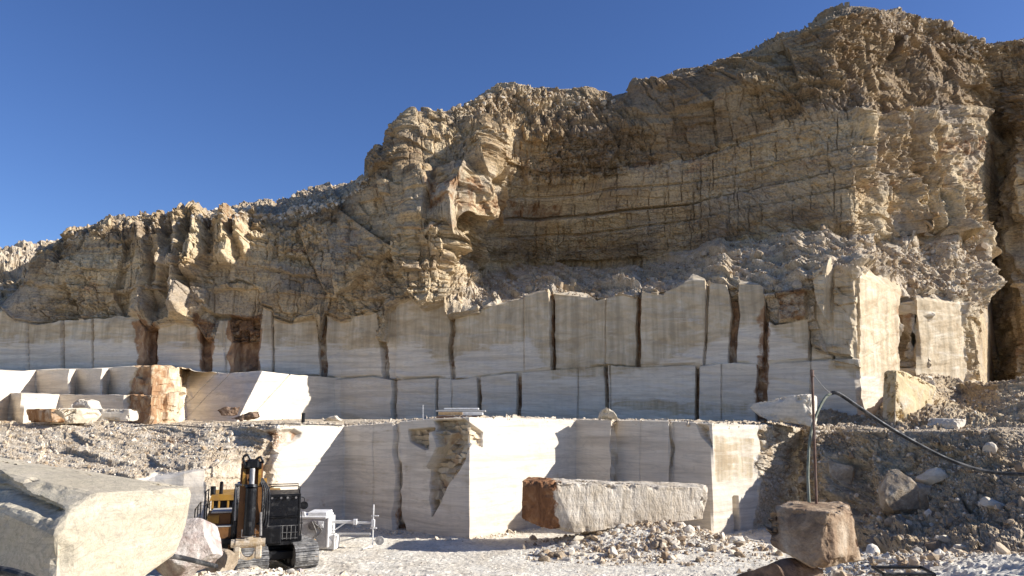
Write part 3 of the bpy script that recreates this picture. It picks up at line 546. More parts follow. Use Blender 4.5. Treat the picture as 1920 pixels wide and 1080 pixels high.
# ------------------------------------------------------------------ rubble: many small stones as one mass per place
def ico(sub):
    bm = bmesh.new(); bmesh.ops.create_icosphere(bm, subdivisions=sub, radius=1); bm.verts.ensure_lookup_table()
    V = np.array([v.co[:] for v in bm.verts]); F = np.array([[v.index for v in f.verts] for f in bm.faces]); bm.free(); return V, F
def chunk(V, rs, k=9, lo=0.45, hi=0.8):
    V = V.copy()
    for i in range(k):
        n = rs.normal(size=3); n /= np.linalg.norm(n); c = rs.uniform(lo, hi); d = V@n-c; V = V-np.clip(d, 0, None)[:, None]*n
    return V
I1, I2, I4, I5 = ico(1), ico(2), ico(4), ico(5)
RS = np.random.RandomState(3)
TPL = [chunk(I1[0], RS, 9, .4, .75) for _ in range(24)]
TPL2 = [chunk(I2[0], RS, 10, .4, .75) for _ in range(10)]
def rot(rs):
    q = rs.normal(size=4); q /= np.linalg.norm(q); w, x, y, z = q
    return np.array([[1-2*(y*y+z*z), 2*(x*y-z*w), 2*(x*z+y*w)], [2*(x*y+z*w), 1-2*(x*x+z*z), 2*(y*z-x*w)], [2*(x*z-y*w), 2*(y*z+x*w), 1-2*(x*x+y*y)]])
def rubble(name, pts, smin, smax, mat, label, cat='rubble', seed=1, power=2.6, sink=.25, tone=(0, 1)):
    rs = np.random.RandomState(seed); VV, FF, ZZ = [], [], []; o = 0
    for p in pts:
        u = rs.rand(); s = (smin**(-power)+u*(smax**(-power)-smin**(-power)))**(-1/power)
        big = s > .3
        v = (TPL2 if big else TPL)[rs.randint(10 if big else 24)]; f = I2[1] if big else I1[1]
        v = (v*np.array([1, rs.uniform(.6, 1), rs.uniform(.45, .9)])*s)@rot(rs).T+p+np.array([0, 0, s*(.5-sink)])
        VV.append(v); FF.append(f+o); o += len(v); t = rs.uniform(*tone); ZZ.append(np.tile([t, 0, 0, 1], (len(v), 1)))
    ob = mesh_np(name, np.concatenate(VV), np.concatenate(FF), mat, None, np.concatenate(ZZ))
    return set_props(ob, label, cat, None, 'stuff')
def pick(surf, n, seed, poly, ok=None):
    rs = np.random.RandomState(seed); px, py = proj(surf); m = inpoly(px, py, poly, .5) > .5
    if ok is not None: m &= ok(surf)
    idx = np.argwhere(m); w = (surf[..., 1][m])**2
    sel = rs.choice(len(idx), size=n, p=w/w.sum()); return surf[idx[sel, 0], idx[sel, 1]]
def floor_pts(n, seed, x0, x1, y0, y1, f=None):
    rs = np.random.RandomState(seed); r = []
    while len(r) < n:
        x, y = rs.uniform(x0, x1), rs.uniform(y0, y1)
        if f is None or rs.rand() < f(x, y): r.append((x, y, float(floor_z(np.array(x), np.array(y)))))
    return np.array(r)
rubble('ledge_rubble', pick(CL, 2000, 1, [(860,560),(960,520),(1100,520),(1190,505),(1290,485),(1400,450),(1540,420),(1620,440),(1700,455),(1760,480),(1850,520),(1850,580),(1790,560),(1690,535),(1610,500),(1560,505),(1500,540),(1430,530),(1300,505),(1240,535),(1120,560),(1000,545),(900,572)]), .08, .8, M_RUBW, 'pale broken stone lying along the ledge above the sawn wall', seed=2, tone=(.0, .7))
rubble('slope_rubble', pick(CL, 2600, 3, [(355,416),(361,405),(445,388),(540,369),(650,343),(692,334),(690,352),(640,384),(560,410),(440,416)]), .10, .6, M_RUBW, 'loose grey stones covering the slope behind the left cliff rim', seed=4, tone=(.2, 1))
rubble('crest_rubble', pick(CL, 900, 5, [(1600,20),(1690,16),(1790,50),(1860,82),(1860,110),(1760,90),(1640,60)]), .12, .6, M_RUBW, 'weathered stones on the highest crest of the cliff', seed=6, tone=(.0, .8))
rubble('rim_rubble', pick(CL, 600, 7, [(120,440),(225,410),(400,402),(400,424),(230,430),(130,460)]), .10, .5, M_RUBW, 'small weathered stones along the left cliff rim', seed=8, tone=(.1, .8))
rubble('dome_rubble', pick(CL, 700, 9, [(830,212),(900,182),(970,165),(1150,190),(1150,205),(1000,200),(870,215)]), .12, .6, M_RUBW, 'stones on the rounded crest in the middle of the cliff', seed=8, tone=(.0, .8))
rubble('shoulder_rubble', pick(CL, 1500, 19, [(1640,470),(1850,440),(1850,580),(1700,545),(1620,500)]), .10, .6, M_RUBW, 'broken stones on the sunlit right shoulder of the cliff', seed=18, tone=(.0, .8))
rubble('left_slope_rubble', pick(BSL, 4200, 11, [(-120,800),(0,790),(250,800),(530,800),(530,830),(470,880),(380,880),(290,895),(200,925),(-100,925)]), .03, .28, M_RUB, 'pale rubble scattered down the slope behind the big left block', seed=12, tone=(.1, 1))
rubble('terrace_rubble', pick(BSL, 2200, 13, [(-100,786),(1530,782),(1530,812),(1100,793),(880,788),(640,802),(-100,800)], lambda s: s[..., 2] > 5.4), .03, .24, M_RUB, 'white chips along the edge of the middle terrace', seed=14, tone=(.5, 1))
rubble('broken_corner_rubble', pick(BSL, 500, 15, [(1425,900),(1510,860),(1525,1010),(1425,1010)]), .06, .4, M_RUB, 'broken stone at the right end of the sawn bench', seed=16, tone=(.1, .9))
rubble('bank_rubble', pick(BANK, 9500, 17, [(1495,800),(1640,760),(1735,700),(2000,700),(2050,1075),(1600,1075),(1495,1010)]), .035, .42, M_RUBW, 'brown rubble covering the bank on the right', seed=18, power=2.3, tone=(0, .9))
rubble('heap_rubble', floor_pts(4200, 21, .5, 15, 33.0, 40.5, lambda x, y: min(1, 1.35*math.exp(-((x-6.8)/4.6)**2-((y-36.3)/2.1)**2))), .035, .38, M_RUB, 'heap of tan broken stone in front of the lying white block', seed=22, power=2.2, tone=(.0, .95))
rubble('left_berm_rubble', floor_pts(2600, 23, -9.5, -2.5, 19.5, 29.5, lambda x, y: .9 if x < -4.2 else .25), .03, .30, M_RUB, 'pale rubble in front of the excavator tracks', seed=24, tone=(.3, 1))
rubble('right_berm_rubble', floor_pts(3600, 25, 8.5, 19, 19, 31, lambda x, y: .9), .04, .36, M_RUB, 'loose grey and tan stones at the foot of the right bank', seed=26, power=2.2, tone=(.0, .95))
rubble('wall_foot_rubble', np.array([(x, float(np.interp(960+x/y*1387/1.0, KZ, [q[1] for q in Z0]))-abs(random.gauss(0, .7))-.05, .0) for x, y in [(random.uniform(-13, 15.5), 42.5) for _ in range(1500)]]), .03, .26, M_RUB, 'white chips along the foot of the sawn bench', seed=28, tone=(.6, 1))
rubble('floor_gravel', floor_pts(1500, 29, -12, 14, 30, 41, None), .012, .06, M_RUB, 'fine pale gravel scattered over the quarry floor', 'gravel', seed=30, tone=(.4, 1))
# ------------------------------------------------------------------ single blocks and boulders
def on_bank(px, py, dy=0):
    a, b_ = proj(BANK); i = np.unravel_index(np.argmin((a-px)**2+(b_-py)**2), a.shape); return W(px, py, float(BANK[i][1])+dy)
def disp_obj(name, V, F, mat, amp, freq, base=None, seed=0, smooth=False):
    V = np.asarray(V, float); c = V.mean(0) if base is None else np.array(base)
    if base is None: c = np.array([c[0], c[1], V[:, 2].min()])
    me0 = V-c
    nrm = V-V.mean(0); nrm /= np.linalg.norm(nrm, axis=1, keepdims=True)+1e-9
    h = fbm(V[:, 0]*freq, V[:, 1]*freq, V[:, 2]*freq+.37, 5, seed)
    h2 = np.stack([fbm(V[:, 0]*freq*2+k*9, V[:, 1]*freq*2, V[:, 2]*freq*2+.4, 3, seed+k) for k in range(3)], 1)
    me0 = me0+nrm*h[:, None]*amp+h2*amp*.4
    ob = mesh_np(name, me0, F, mat, smooth=smooth); ob.location = c; return ob
def boulder(name, centre, size, mat, label, cat='boulder', seed=1, k=14, lo=.5, hi=.85, amp=.03, rz=0, group=None, sub=I5):
    rs = np.random.RandomState(seed); V = chunk(sub[0], rs, k, lo, hi)*np.array(size)/1.35
    c, s = math.cos(rz), math.sin(rz); V = V@np.array([[c, s, 0], [-s, c, 0], [0, 0, 1]])+np.array(centre)
    ob = disp_obj(name, V, sub[1], mat, amp*max(size), 2.2/max(size), seed=seed); return set_props(ob, label, cat, group)
def hull_block(name, pts, mat, label=None, cat='marble block', amp=.03, freq=1.2, edge=.12, parent=None, base=None, seed=0, group=None, chip=.05):
    bm = bmesh.new()
    for p in pts: bm.verts.new(p)
    r = bmesh.ops.convex_hull(bm, input=bm.verts)
    for v in [v for v in bm.verts if not v.link_faces]: bm.verts.remove(v)
    bmesh.ops.dissolve_limit(bm, angle_limit=math.radians(3), verts=bm.verts, edges=bm.edges)
    hard = [e for e in bm.edges]
    bmesh.ops.bevel(bm, geom=hard, offset=edge*.35, segments=1, affect='EDGES')
    bmesh.ops.triangulate(bm, faces=bm.faces)
    for _ in range(9):
        es = [e for e in bm.edges if e.calc_length() > edge]
        if not es or len(bm.verts) > 60000: break
        bmesh.ops.subdivide_edges(bm, edges=es, cuts=1); bmesh.ops.triangulate(bm, faces=[f for f in bm.faces if len(f.verts) > 3])
    bm.verts.ensure_lookup_table(); bm.normal_update()
    V = np.array([v.co[:] for v in bm.verts]); N = np.array([v.normal[:] for v in bm.verts]); F = np.array([[v.index for v in f.verts] for f in bm.faces])
    # worn arrises: a vertex near a crease moves inwards by noise
    P0 = np.array(pts); c0 = V.mean(0); d = np.full(len(V), 9.0)
    cre = [e for e in bm.edges if len(e.link_faces) == 2 and e.calc_face_angle(0) > .25]; bm.free
    cv_ = np.array([[*(e.verts[0].co+e.verts[1].co)] for e in cre])/2 if cre else np.zeros((0, 3)); bm.free()
    if len(cv_) > 1500: cv_ = cv_[::len(cv_)//1500+1]
    for i in range(0, len(V), 4000):
        if len(cv_): d[i:i+4000] = np.sqrt(((V[i:i+4000, None]-cv_[None])**2).sum(2)).min(1)
    h = fbm(V[:, 0]*freq, V[:, 1]*freq, V[:, 2]*freq+.3, 5, seed)
    ch = np.clip(fbm(V[:, 0]*2.3, V[:, 1]*2.3, V[:, 2]*2.3+.3, 4, seed+5)+.15, 0, 1)*ss(edge*2.6, 0, d)*chip*4
    V = V+N*(h*amp)[:, None]-N*ch[:, None]
    c = np.array([c0[0], c0[1], P0[:, 2].min()]) if base is None else np.array(base)
    ob = mesh_np(name, V-c, F, mat, parent)
    if parent is None: ob.location = c
    return set_props(ob, label, cat, group) if label else ob
def traced(front, depths, back, shift=(0, 0, 0)):
    """surveyed front corners at their own distances plus the same corners pushed back by the block's thickness"""
    A = [W(x, y, d) for (x, y), d in zip(front, depths)]
    return A+[p+Vector(back)+Vector(shift) for p in A]
b = NB('foreground marble'); b.obj = True; c = marble_color(b)
c = b.mix(b.math('MULTIPLY', b.ramp(b.noise(0.8, (1, 1, 1), 8, .65, 1.5), [(.35, 0.0), (.65, 1.0)]), .7), c, (0.66, 0.58, 0.43))
c = b.mix(b.math('MULTIPLY', b.ramp(b.noise(1.1, (1, 1, 1.2), 8, .65, 2.5), [(.47, 0.0), (.5, 1.0), (.53, 0.0)]), .5), c, (0.33, 0.30, 0.24))
c = b.mix(1.0, c, b.ramp(b.noise(9.0, (1, 1, 1), 6, .75), [(.3, (.66, .645, .60)), (.6, (.86, .84, .78))]), 'MULTIPLY')
FGM = b.done(c, .8, b.math('ADD', b.noise(3.0, (1, 1, 1), 10, .7), b.math('MULTIPLY', b.noise(22.0, (1, 1, 1), 5, .75), .3)), .45, .10, spec=.2)
# big left foreground block: left face, chamfer with scoop, bright right face
bl = [W(103,1000,14.0), W(128,952,14.3), W(178,925,14.6), W(354,916,15.9), W(358,925,15.9), W(347,990,15.9), W(328,1040,15.8), W(255,1092,15.3), W(98,1130,14.0), W(200,1130,14.8),
      W(-330,815,17.6), W(-330,900,17.6), W(-330,1120,17.6), W(-40,880,20.4), W(150,884,20.6), W(352,913,19.6), W(-300,812,22.0), W(340,1000,19.4), W(100,1040,20), W(-300,1040,22)]
big = hull_block('marble_block', bl, FGM, 'huge white quarried block with a scooped left face in the left foreground', amp=.016, freq=.7, edge=.14, chip=.028)
# scooped fracture across the left face: press it in along a traced curve
me = big.data; V = np.zeros(len(me.vertices)*3); me.vertices.foreach_get('co', V); V = V.reshape(-1, 3); Wd = V+np.array(big.location)
px, py = proj(Wd); yl = poly_interp([(-200,840),(0,880),(30,905),(60,925),(100,940),(125,957)], px); yb = poly_interp([(-200,960),(0,945),(40,955),(100,975),(125,962)], px)
near = (Wd[:, 1] < 17.9)*(px < 128)
q = np.clip((py-yl)/(yb-yl+1e-6), 0, 1); V[:, 1] += near*(.26*np.sin(q*math.pi)**.6*ss(130, 90, px)+.12*ss(.55, .5, np.abs(q-.55)*6)*ss(128, 100, px))
me.vertices.foreach_set('co', V.ravel()); me.update()
# lying block with rust brown end
hull_block('marble_block', traced([(980,902),(1040,905),(1318,914),(1328,924),(1318,975),(1200,985),(1080,1000),(1015,990),(978,975)], [36.6,36.0,38.0,38.2,38.1,37.3,36.2,36.2,36.7], (.3, 2.4, 0))+[W(1325,910,40)],
           None or mat_marble('lying block marble', (0.42, 0.36, 0.27), 0.45), 'long white block lying on the stone heap, its left end rust brown', amp=.045, freq=.6, edge=.13, chip=.05)
lb = bpy.context.scene.objects['marble_block.001']
b = NB('rust ended marble'); b.obj = True; mc = marble_color(b)
sx = b.n('ShaderNodeSeparateXYZ'); b.put(sx.inputs[0], b.n('ShaderNodeTexCoord').outputs['Object'])
edge_ = b.math('ADD', sx.outputs[0], b.math('MULTIPLY', b.math('SUBTRACT', b.noise(1.6, detail=9), .5), 2.2))
rc = b.ramp(b.noise(1.4, (1, 1, .5), 8, .7, 1.0), [(0.3, (0.10, 0.048, 0.025)), (0.5, (0.25, 0.115, 0.05)), (0.7, (0.42, 0.25, 0.13))])
tn = b.mix(b.math('MULTIPLY', b.ramp(b.noise(1.0, (1.6, 1, .5), 6, .65, 1), [(.42, 0.0), (.58, 1.0)]), .6), mc, (0.40, 0.32, 0.22))
col_ = b.mix(b.ramp(b.math('ADD', edge_, 3.62), [(0.42, 1.0), (0.58, 0.0)]), tn, rc)
lb.data.materials[0] = b.done(col_, .85, b.noise(1.8, (1.5, 1, .7), 9, .65), .8, .35, spec=.2)
boulder('boulder', W(352,1022,20.5)[:], (1.3, 1.1, 1.15), M_PINK, 'rounded pinkish boulder beside the huge left block', seed=4, k=22, lo=.68, hi=.88, amp=.04)
boulder('boulder', W(415,1062,24)[:], (.75, .6, .7), M_TAN, 'tan boulder in front of the excavator track', seed=8, amp=.02, sub=I4)
boulder('boulder', W(352,1048,21.5)[:], (.7, .5, .35), M_PINK, 'low pale stone under the black pipe end', seed=9, amp=.02, sub=I4)
# right foreground boulders
hull_block('boulder', [W(1452,950,18.3), W(1480,941,18.8), W(1545,942,19.0), W(1590,945,18.9), W(1555,958,17.4), W(1598,960,18.2), W(1560,1062,17.2), W(1525,1066,17.3), W(1447,1010,18.0), W(1446,1020,18.0), W(1612,1045,18.3), W(1616,1052,18.3),
            W(1470,945,20.0), W(1590,944,20.2), W(1460,1020,20), W(1605,1045,20)], M_TANB, 'blocky tan boulder with drill rods standing on its top', 'boulder', amp=.05, freq=1.4, edge=.07, chip=.05)
boulder('boulder', (W(1490,1092,17.6)+Vector((0, .4, -.05)))[:], (1.75, 1.3, .95), M_BROWN, 'dark brown boulder under the tan boulder with the drill rods', seed=12, amp=.04)
boulder('boulder', on_bank(1683,938,-.45)[:], (2.1, 1.3, 2.0), M_TAN, 'largest tan boulder embedded in the right bank', seed=33, k=16, lo=.55, hi=.75, amp=.03, rz=.3)
boulder('boulder', on_bank(1735,937,-.7)[:], (.9, .8, 1.75), M_TAN, 'upright tan slab leaning on the largest embedded boulder', seed=17, k=12, lo=.4, hi=.7, amp=.03, rz=-.3, sub=I4)
boulder('boulder', on_bank(1752,893,-.4)[:], (1.3, .9, .8), M_CREAM, 'pale angular slab above the leaning slab in the bank', seed=18, k=12, amp=.03, sub=I4)
boulder('boulder', on_bank(1685,985,-.2)[:], (1.1, .8, .9), M_TAN, 'tan stone below the largest embedded boulder', seed=19, amp=.03, sub=I4)
boulder('boulder', on_bank(1578,893,.2)[:], (1.2, 1, 1.6), M_TAN, 'tan rock jutting from the bank behind the drill rods', seed=20, amp=.04, sub=I4)
for i, (x, y, d, s, lb_) in enumerate([(1805,1030,29.3,.55,'white upright stone at the foot of the right bank'),(1900,950,31.5,.7,'round cream stone high in the right bank'),(1860,945,31.8,.75,'brown angular stone beside the round cream stone in the bank'),(1690,1055,28,.8,'flat tan stone at the bottom of the right bank'),(1770,1010,30,.5,'grey stone halfway along the foot of the right bank'),
                                   (1640,1020,30.5,.6,'tan stone just right of the boulder with rods'),(1510,900,41,.8,'tan stone in the gap behind the rods'),(1875,1050,26.5,.5,'pale flat stone near the right picture edge'),(1725,1035,29,.45,'small cream stone beside the flat tan stone')]):
    boulder('stone', on_bank(x, y, -.15)[:], (s, s*.8, s*.6), [M_CREAM, M_TAN][i % 2], lb_, 'stone', seed=40+i, amp=.02, sub=I4)
for i in range(26):
    q = random.Random(500+i); x = q.uniform(1.2, 12.8); y = q.uniform(33.8, 36.6); s = q.uniform(.25, .55); z = float(floor_z(np.array(x), np.array(y)))
    boulder('stone', (x, y, z+s*.15), (s, s*.8, s*.6), [M_CREAM, M_TAN, M_WHITE][i % 3], 'larger loose stone on the heap in front of the lying block', 'stone', seed=60+i, amp=.02, sub=I2, group='larger stones on the heap')
for i in range(16):
    q = random.Random(700+i); p = G(q.uniform(330, 600), q.uniform(22.5, 27.5), 0); z = float(floor_z(np.array(p.x), np.array(p.y))); s = q.uniform(.16, .38)
    boulder('stone', (p.x, p.y, z+s*.2), (s, s*.8, s*.6), [M_CREAM, M_PINK, M_WHITE][i % 3], 'larger loose stone on the rubble before the excavator', 'stone', seed=90+i, amp=.02, sub=I2, group='larger stones before the excavator')
# blocks on the terraces
hull_block('marble_block', traced([(1405,765),(1412,757),(1470,743),(1513,738),(1524,742),(1525,800),(1440,788),(1420,778)], [45.6,45.5,44.6,44.0,44.2,44.0,44.8,45.4], (.9, 1.6, .0)), M_WHITE, 'pale wedge shaped block leaning on the terrace by the rod tip', amp=.03, edge=.12)
hull_block('marble_block', [W(1655,800,47.5), W(1657,696,48.3), W(1680,694,46.6), W(1678,806,46.0), W(1700,806,46.6), W(1726,800,47.6), W(1745,770,48.3), W(1758,728,48.8), W(1720,706,48.0), W(1690,695,47.0),
            W(1660,700,50.5), W(1740,720,51), W(1662,800,50.5), W(1735,795,50.5)], M_YEL, 'tall yellow block standing against the quarry wall', amp=.04, edge=.12)
hull_block('marble_block', [W(1737,806,45), W(1740,784,45.4), W(1797,786,44.6), W(1794,810,44.4), W(1828,787,46.2), W(1827,809,46.0), W(1752,783,47.0), W(1752,800,47)], M_WHITE, 'low grey slab block on the right terrace edge', amp=.02, edge=.1)
hull_block('marble_block', traced([(1122,786),(1128,770),(1138,763),(1150,770),(1161,787)], [45.2,45.0,44.9,45,45.2], (0, .9, 0)), M_CREAM, 'small pointed white and tan block on the terrace edge', amp=.03, edge=.07)
hull_block('marble_block', traced([(604,789),(614,782),(626,779),(638,789)], [47.4,47.2,47.2,47.4], (0, .9, 0)), M_WHITE, 'small white lump of stone on the terrace left of the plank stack', amp=.05, edge=.07)
hull_block('marble_block', traced([(49,768),(95,766),(96,792),(50,791)], [46.6,45.2,45.2,46.6], (1.2, 1.3, 0)), M_ORANGE, 'small block with an orange brown end at the left terrace', amp=.03, edge=.08)
hull_block('marble_block', traced([(92,795),(100,770),(108,765),(150,767),(156,778),(140,795)], [45.8,45.4,45.2,46,46.2,46], (.5, 1.2, 0)), M_CREAM, 'white and yellow broken block right of the orange ended block', amp=.05, edge=.08)
hull_block('marble_block', traced([(150,766),(242,767),(243,790),(150,790)], [47.4,47.4,47.4,47.4], (.1, 1.0, 0)), M_WHITE, 'long low white bar block on the left terrace', amp=.02, edge=.1)
hull_block('marble_block', traced([(128,768),(136,752),(150,748),(162,752),(172,768)], [48.6]*5, (.4, .8, 0)), M_WHITE, 'rounded white block showing above the long bar block', amp=.02, edge=.1)
hull_block('stone_slab', traced([(405,770),(422,762),(440,763),(433,780),(412,779)], [53.2]*5, (.3, .4, 0)), M_BROWN, 'dark slab on the inclined cut face, left of the other', 'slab', amp=.03, edge=.1)
hull_block('stone_slab', traced([(430,784),(452,778),(472,770),(478,782),(450,791)], [50.5]*5, (.3, .6, 0)), M_BROWN, 'brown flat slab at the foot of the inclined cut face', 'slab', amp=.03, edge=.1)
# ------------------------------------------------------------------ machine parts toolkit
class MB:
    def __init__(s): s.bm = bmesh.new()
    def box(s, x0, x1, y0, y1, z0_, z1, bev=.02, M=None):
        vs = [s.bm.verts.new((x, y, z)) for x in (x0, x1) for y in (y0, y1) for z in (z0_, z1)]
        fs = [s.bm.faces.new([vs[i] for i in f]) for f in ((0,1,3,2),(4,6,7,5),(0,4,5,1),(2,3,7,6),(0,2,6,4),(1,5,7,3))]
        es = list({e for f in fs for e in f.edges}); nv = vs
        if bev:
            r = bmesh.ops.bevel(s.bm, geom=es, offset=bev, segments=1, affect='EDGES'); nv = list({v for f in r['faces'] for v in f.verts} | {v for v in vs if v.is_valid})
        if M is not None: bmesh.ops.transform(s.bm, matrix=M, verts=nv)
        return s
    def prism(s, pts, axis, a0, a1):
        """outline pts in the other two axes, swept along axis"""
        def mk(p, a): q = list(p); q.insert(axis, a); return q
        A = [s.bm.verts.new(mk(p, a0)) for p in pts]; B = [s.bm.verts.new(mk(p, a1)) for p in pts]
        s.bm.faces.new(A); s.bm.faces.new(B[::-1])
        for i in range(len(pts)): s.bm.faces.new([A[i-1], A[i], B[i], B[i-1]])
        return s
    def cyl(s, p, q, r, r2=None, seg=14):
        p, q = Vector(p), Vector(q); d = q-p; r2 = r if r2 is None else r2
        M = Matrix.Translation((p+q)/2) @ d.to_track_quat('Z', 'Y').to_matrix().to_4x4()
        bmesh.ops.create_cone(s.bm, cap_ends=True, segments=seg, radius1=r, radius2=r2, depth=d.length, matrix=M); return s
    def tube(s, pts, r, seg=7, sm=4):
        P_ = [Vector(p) for p in pts]
        if sm and len(P_) > 2:
            Q = []
            for i in range(len(P_)-1):
                a, b_, c, d = P_[max(i-1, 0)], P_[i], P_[i+1], P_[min(i+2, len(P_)-1)]
                for k in range(sm):
                    t = k/sm; Q.append(.5*((2*b_)+(c-a)*t+(2*a-5*b_+4*c-d)*t*t+(3*b_-a-3*c+d)*t**3))
            P_ = Q+[P_[-1]]
        rings = []; up = Vector((.3, .2, 1)).normalized()
        for i, p in enumerate(P_):
            d = (P_[min(i+1, len(P_)-1)]-P_[max(i-1, 0)]).normalized(); a = d.cross(up)
            if a.length < .1: a = d.cross(Vector((1, 0, 0)))
            a.normalize(); b_ = d.cross(a)
            rings.append([s.bm.verts.new(p+(a*math.cos(t)+b_*math.sin(t))*r) for t in [k*2*math.pi/seg for k in range(seg)]])
        for i in range(len(rings)-1):
            for k in range(seg): s.bm.faces.new([rings[i][k-1], rings[i][k], rings[i+1][k], rings[i+1][k-1]])
        s.bm.faces.new(rings[0]); s.bm.faces.new(rings[-1][::-1]); return s
    def build(s, name, mat, parent=None, label=None, M=None, base=None):
        if M is not None: bmesh.ops.transform(s.bm, matrix=M, verts=s.bm.verts)
        if base is not None: bmesh.ops.translate(s.bm, verts=s.bm.verts, vec=-Vector(base))
        bmesh.ops.recalc_face_normals(s.bm, faces=s.bm.faces)
        me = bpy.data.meshes.new(name); s.bm.to_mesh(me); s.bm.free(); me.materials.append(mat)
        o = bpy.data.objects.new(name, me); COL.objects.link(o)
        if parent: o.parent = parent
        if base is not None: o.location = base
        if label: o['label'] = label
        return o
def thing(name, loc, label, cat, group=None, rz=0):
    o = bpy.data.objects.new(name, None); COL.objects.link(o); o.location = loc; o.rotation_euler = (0, 0, rz); o.empty_display_size = .2
    return set_props(o, label, cat, group)
# ------------------------------------------------------------------ excavator (x right, y away from the camera)
EX = thing('excavator', (-10.6, 32.0, 0.30), 'yellow and black tracked excavator facing the camera, its arm folded down in front, no bucket', 'excavator', rz=math.radians(18))
EX.scale = (1, 1, .94)
UM = Matrix.Translation((.4, .1, 0)) @ Matrix.Rotation(math.radians(14), 4, 'Z')      # undercarriage slewed: its front points to the right
def track(xc, w=.95, L=4.6, h=1.0):
    pts = []; r = h/2
    for k in range(13): a = math.pi/2+math.pi*k/12; pts.append((-L/2+r+math.cos(a)*r, r+math.sin(a)*r))
    for k in range(13): a = -math.pi/2+math.pi*k/12; pts.append((L/2-r+math.cos(a)*r, r+math.sin(a)*r))
    core = MB().prism([(y*.97, .03+z*.94) for y, z in pts], 0, xc-w*.36, xc+w*.36)
    tr = core.build('track_frame', M_RUBBER, EX, M=UM)
    # shoes all round the loop with one raised bar each
    loop = pts+[pts[0]]; seg = []; tot = 0
    for i in range(len(loop)-1):
        d = math.dist(loop[i], loop[i+1]); seg.append((tot, d, loop[i], loop[i+1])); tot += d
    n = 46; sh = MB()
    for k in range(n):
        q = k*tot/n; s_ = [z for z in seg if z[0] <= q][-1]; t = (q-s_[0])/max(s_[1], 1e-6)
        y = s_[2][0]*(1-t)+s_[3][0]*t; z = s_[2][1]*(1-t)+s_[3][1]*t; a = math.atan2(s_[3][1]-s_[2][1], s_[3][0]-s_[2][0])
        M = Matrix.Translation((xc, y, z)) @ Matrix.Rotation(a, 4, 'X')
        sh.box(-w/2, w/2, -tot/n*.46, tot/n*.46, -.03, .012, .004, M); sh.box(-w/2, w/2, -.02, .02, -.075, -.02, .004, M)
    sh.build('track', M_TRACK, tr, M=None if False else UM)
    wh = MB()
    for y in (-L/2+r, L/2-r): wh.cyl((xc-w*.37, y, r), (xc+w*.37, y, r), r*.78)
    for k in range(6): wh.cyl((xc-w*.38, -1.5+k*.6, .2), (xc+w*.38, -1.5+k*.6, .2), .15)
    wh.build('wheel', M_STEEL, tr, M=UM)
track(-1.05, 1.2); track(1.05, .95)
MB().box(-1.1, 1.1, -.9, .9, .42, .85, .05).cyl((0, 0, .8), (0, 0, 1.12), .75, seg=24).box(-1.0, 1.0, -1.5, -1.0, .35, .7, .05).box(-1.0, 1.0, 1.0, 1.5, .35, .7, .05).build('undercarriage_frame', M_BLACK, EX, M=UM)
MB().box(-1.75, 1.75, -1.35, 3.3, 1.08, 1.3, .03).box(-.45, .95, -1.7, -1.2, 1.05, 1.75, .05).build('deck', M_BLACK, EX)
MB().prism([(-1.8, 1.3), (1.8, 1.3), (1.8, 2.45), (1.6, 2.7), (-1.6, 2.7), (-1.8, 2.45)], 1, 2.6, 3.6).build('counterweight', M_YELP, EX)
bd = MB().box(-1.95, -.95, -1.1, .1, .72, 1.78, .03).box(-1.9, -1.0, -.95, .1, 1.8, 2.32, .03).box(-.85, .6, .6, 2.6, 1.3, 2.45, .04).build('body', M_YELB, EX)
MB().box(-1.88, -1.45, -1.0, -.93, 1.9, 2.25, .01).build('side_panel', M_YELP, bd)
MB().box(-1.97, -.93, -1.12, .1, 1.76, 1.83, .01).box(-1.75, -.95, -1.0, .1, 2.32, 2.40, .01).build('step_plate', M_DUSTG, bd)
MB().box(-.98, -.78, -1.15, -.6, 1.2, 2.45, .03).box(-1.35, -1.05, -1.13, -1.08, .8, 1.2, .01).build('air_duct', M_BLACK, bd)
hd = MB().prism([(-1.92, 2.72), (-.55, 2.72), (-.55, 2.95), (-1.86, 2.95)], 1, .1, 2.6).box(.2, .9, .5, 2.6, 2.55, 2.95, .03).build('engine_hood', M_YELP, EX)
for x in (-1.8, -1.55, -1.2, -.92): MB().box(x-.04, x+.04, .12, .2, 2.38, 2.74, .01).build('hood_post', M_YELP, hd)
MB().box(-1.85, -.6, .3, 2.5, 2.3, 2.74, .02).build('engine', M_BLACK, EX)
MB().cyl((-1.52, .6, 2.9), (-1.52, .6, 3.4), .075).cyl((-1.52, .6, 3.38), (-1.52, .55, 3.46), .07).build('exhaust_pipe', M_BLACK, EX)
MB().cyl((-1.83, .5, 2.9), (-1.83, .5, 3.3), .11).build('air_filter', M_BLACK, EX)
mb = MB()
for a, b_ in (((-2.35, -1.1), (-2.0, -1.1)), ((-2.35, .2), (-2.0, .2)), ((-2.35, 1.6), (-2.0, 1.6))):
    mb.tube([(a[0], a[1], 1.3), (a[0], a[1], 2.5), (b_[0], b_[1], 2.55), (b_[0], b_[1], 1.3)], .025, sm=0)
mb.tube([(-2.35, -1.1, 2.52), (-2.35, 1.6, 2.52)], .025, sm=0).tube([(-2.35, -1.1, 1.9), (-2.35, 1.6, 1.9)], .022, sm=0)
mb.tube([(-2.02, -.9, 1.8), (-2.02, -.9, 3.2), (-1.98, .3, 3.2), (-1.98, .3, 2.4)], .03, sm=0).tube([(-2.02, -.9, 2.6), (-1.98, .3, 2.6)], .022, sm=0)
mb.build('handrail', M_BLACK, EX)
MB().box(-2.42, -1.95, -1.1, 1.7, 1.26, 1.32, .01).box(-2.4, -2.0, -1.15, -1.0, 1.3, 1.75, .03).build('catwalk', M_BLACK, EX)
MB().box(-2.47, -2.25, -1.2, -1.12, 1.5, 1.85, .03).build('mirror', M_BLACK, EX)
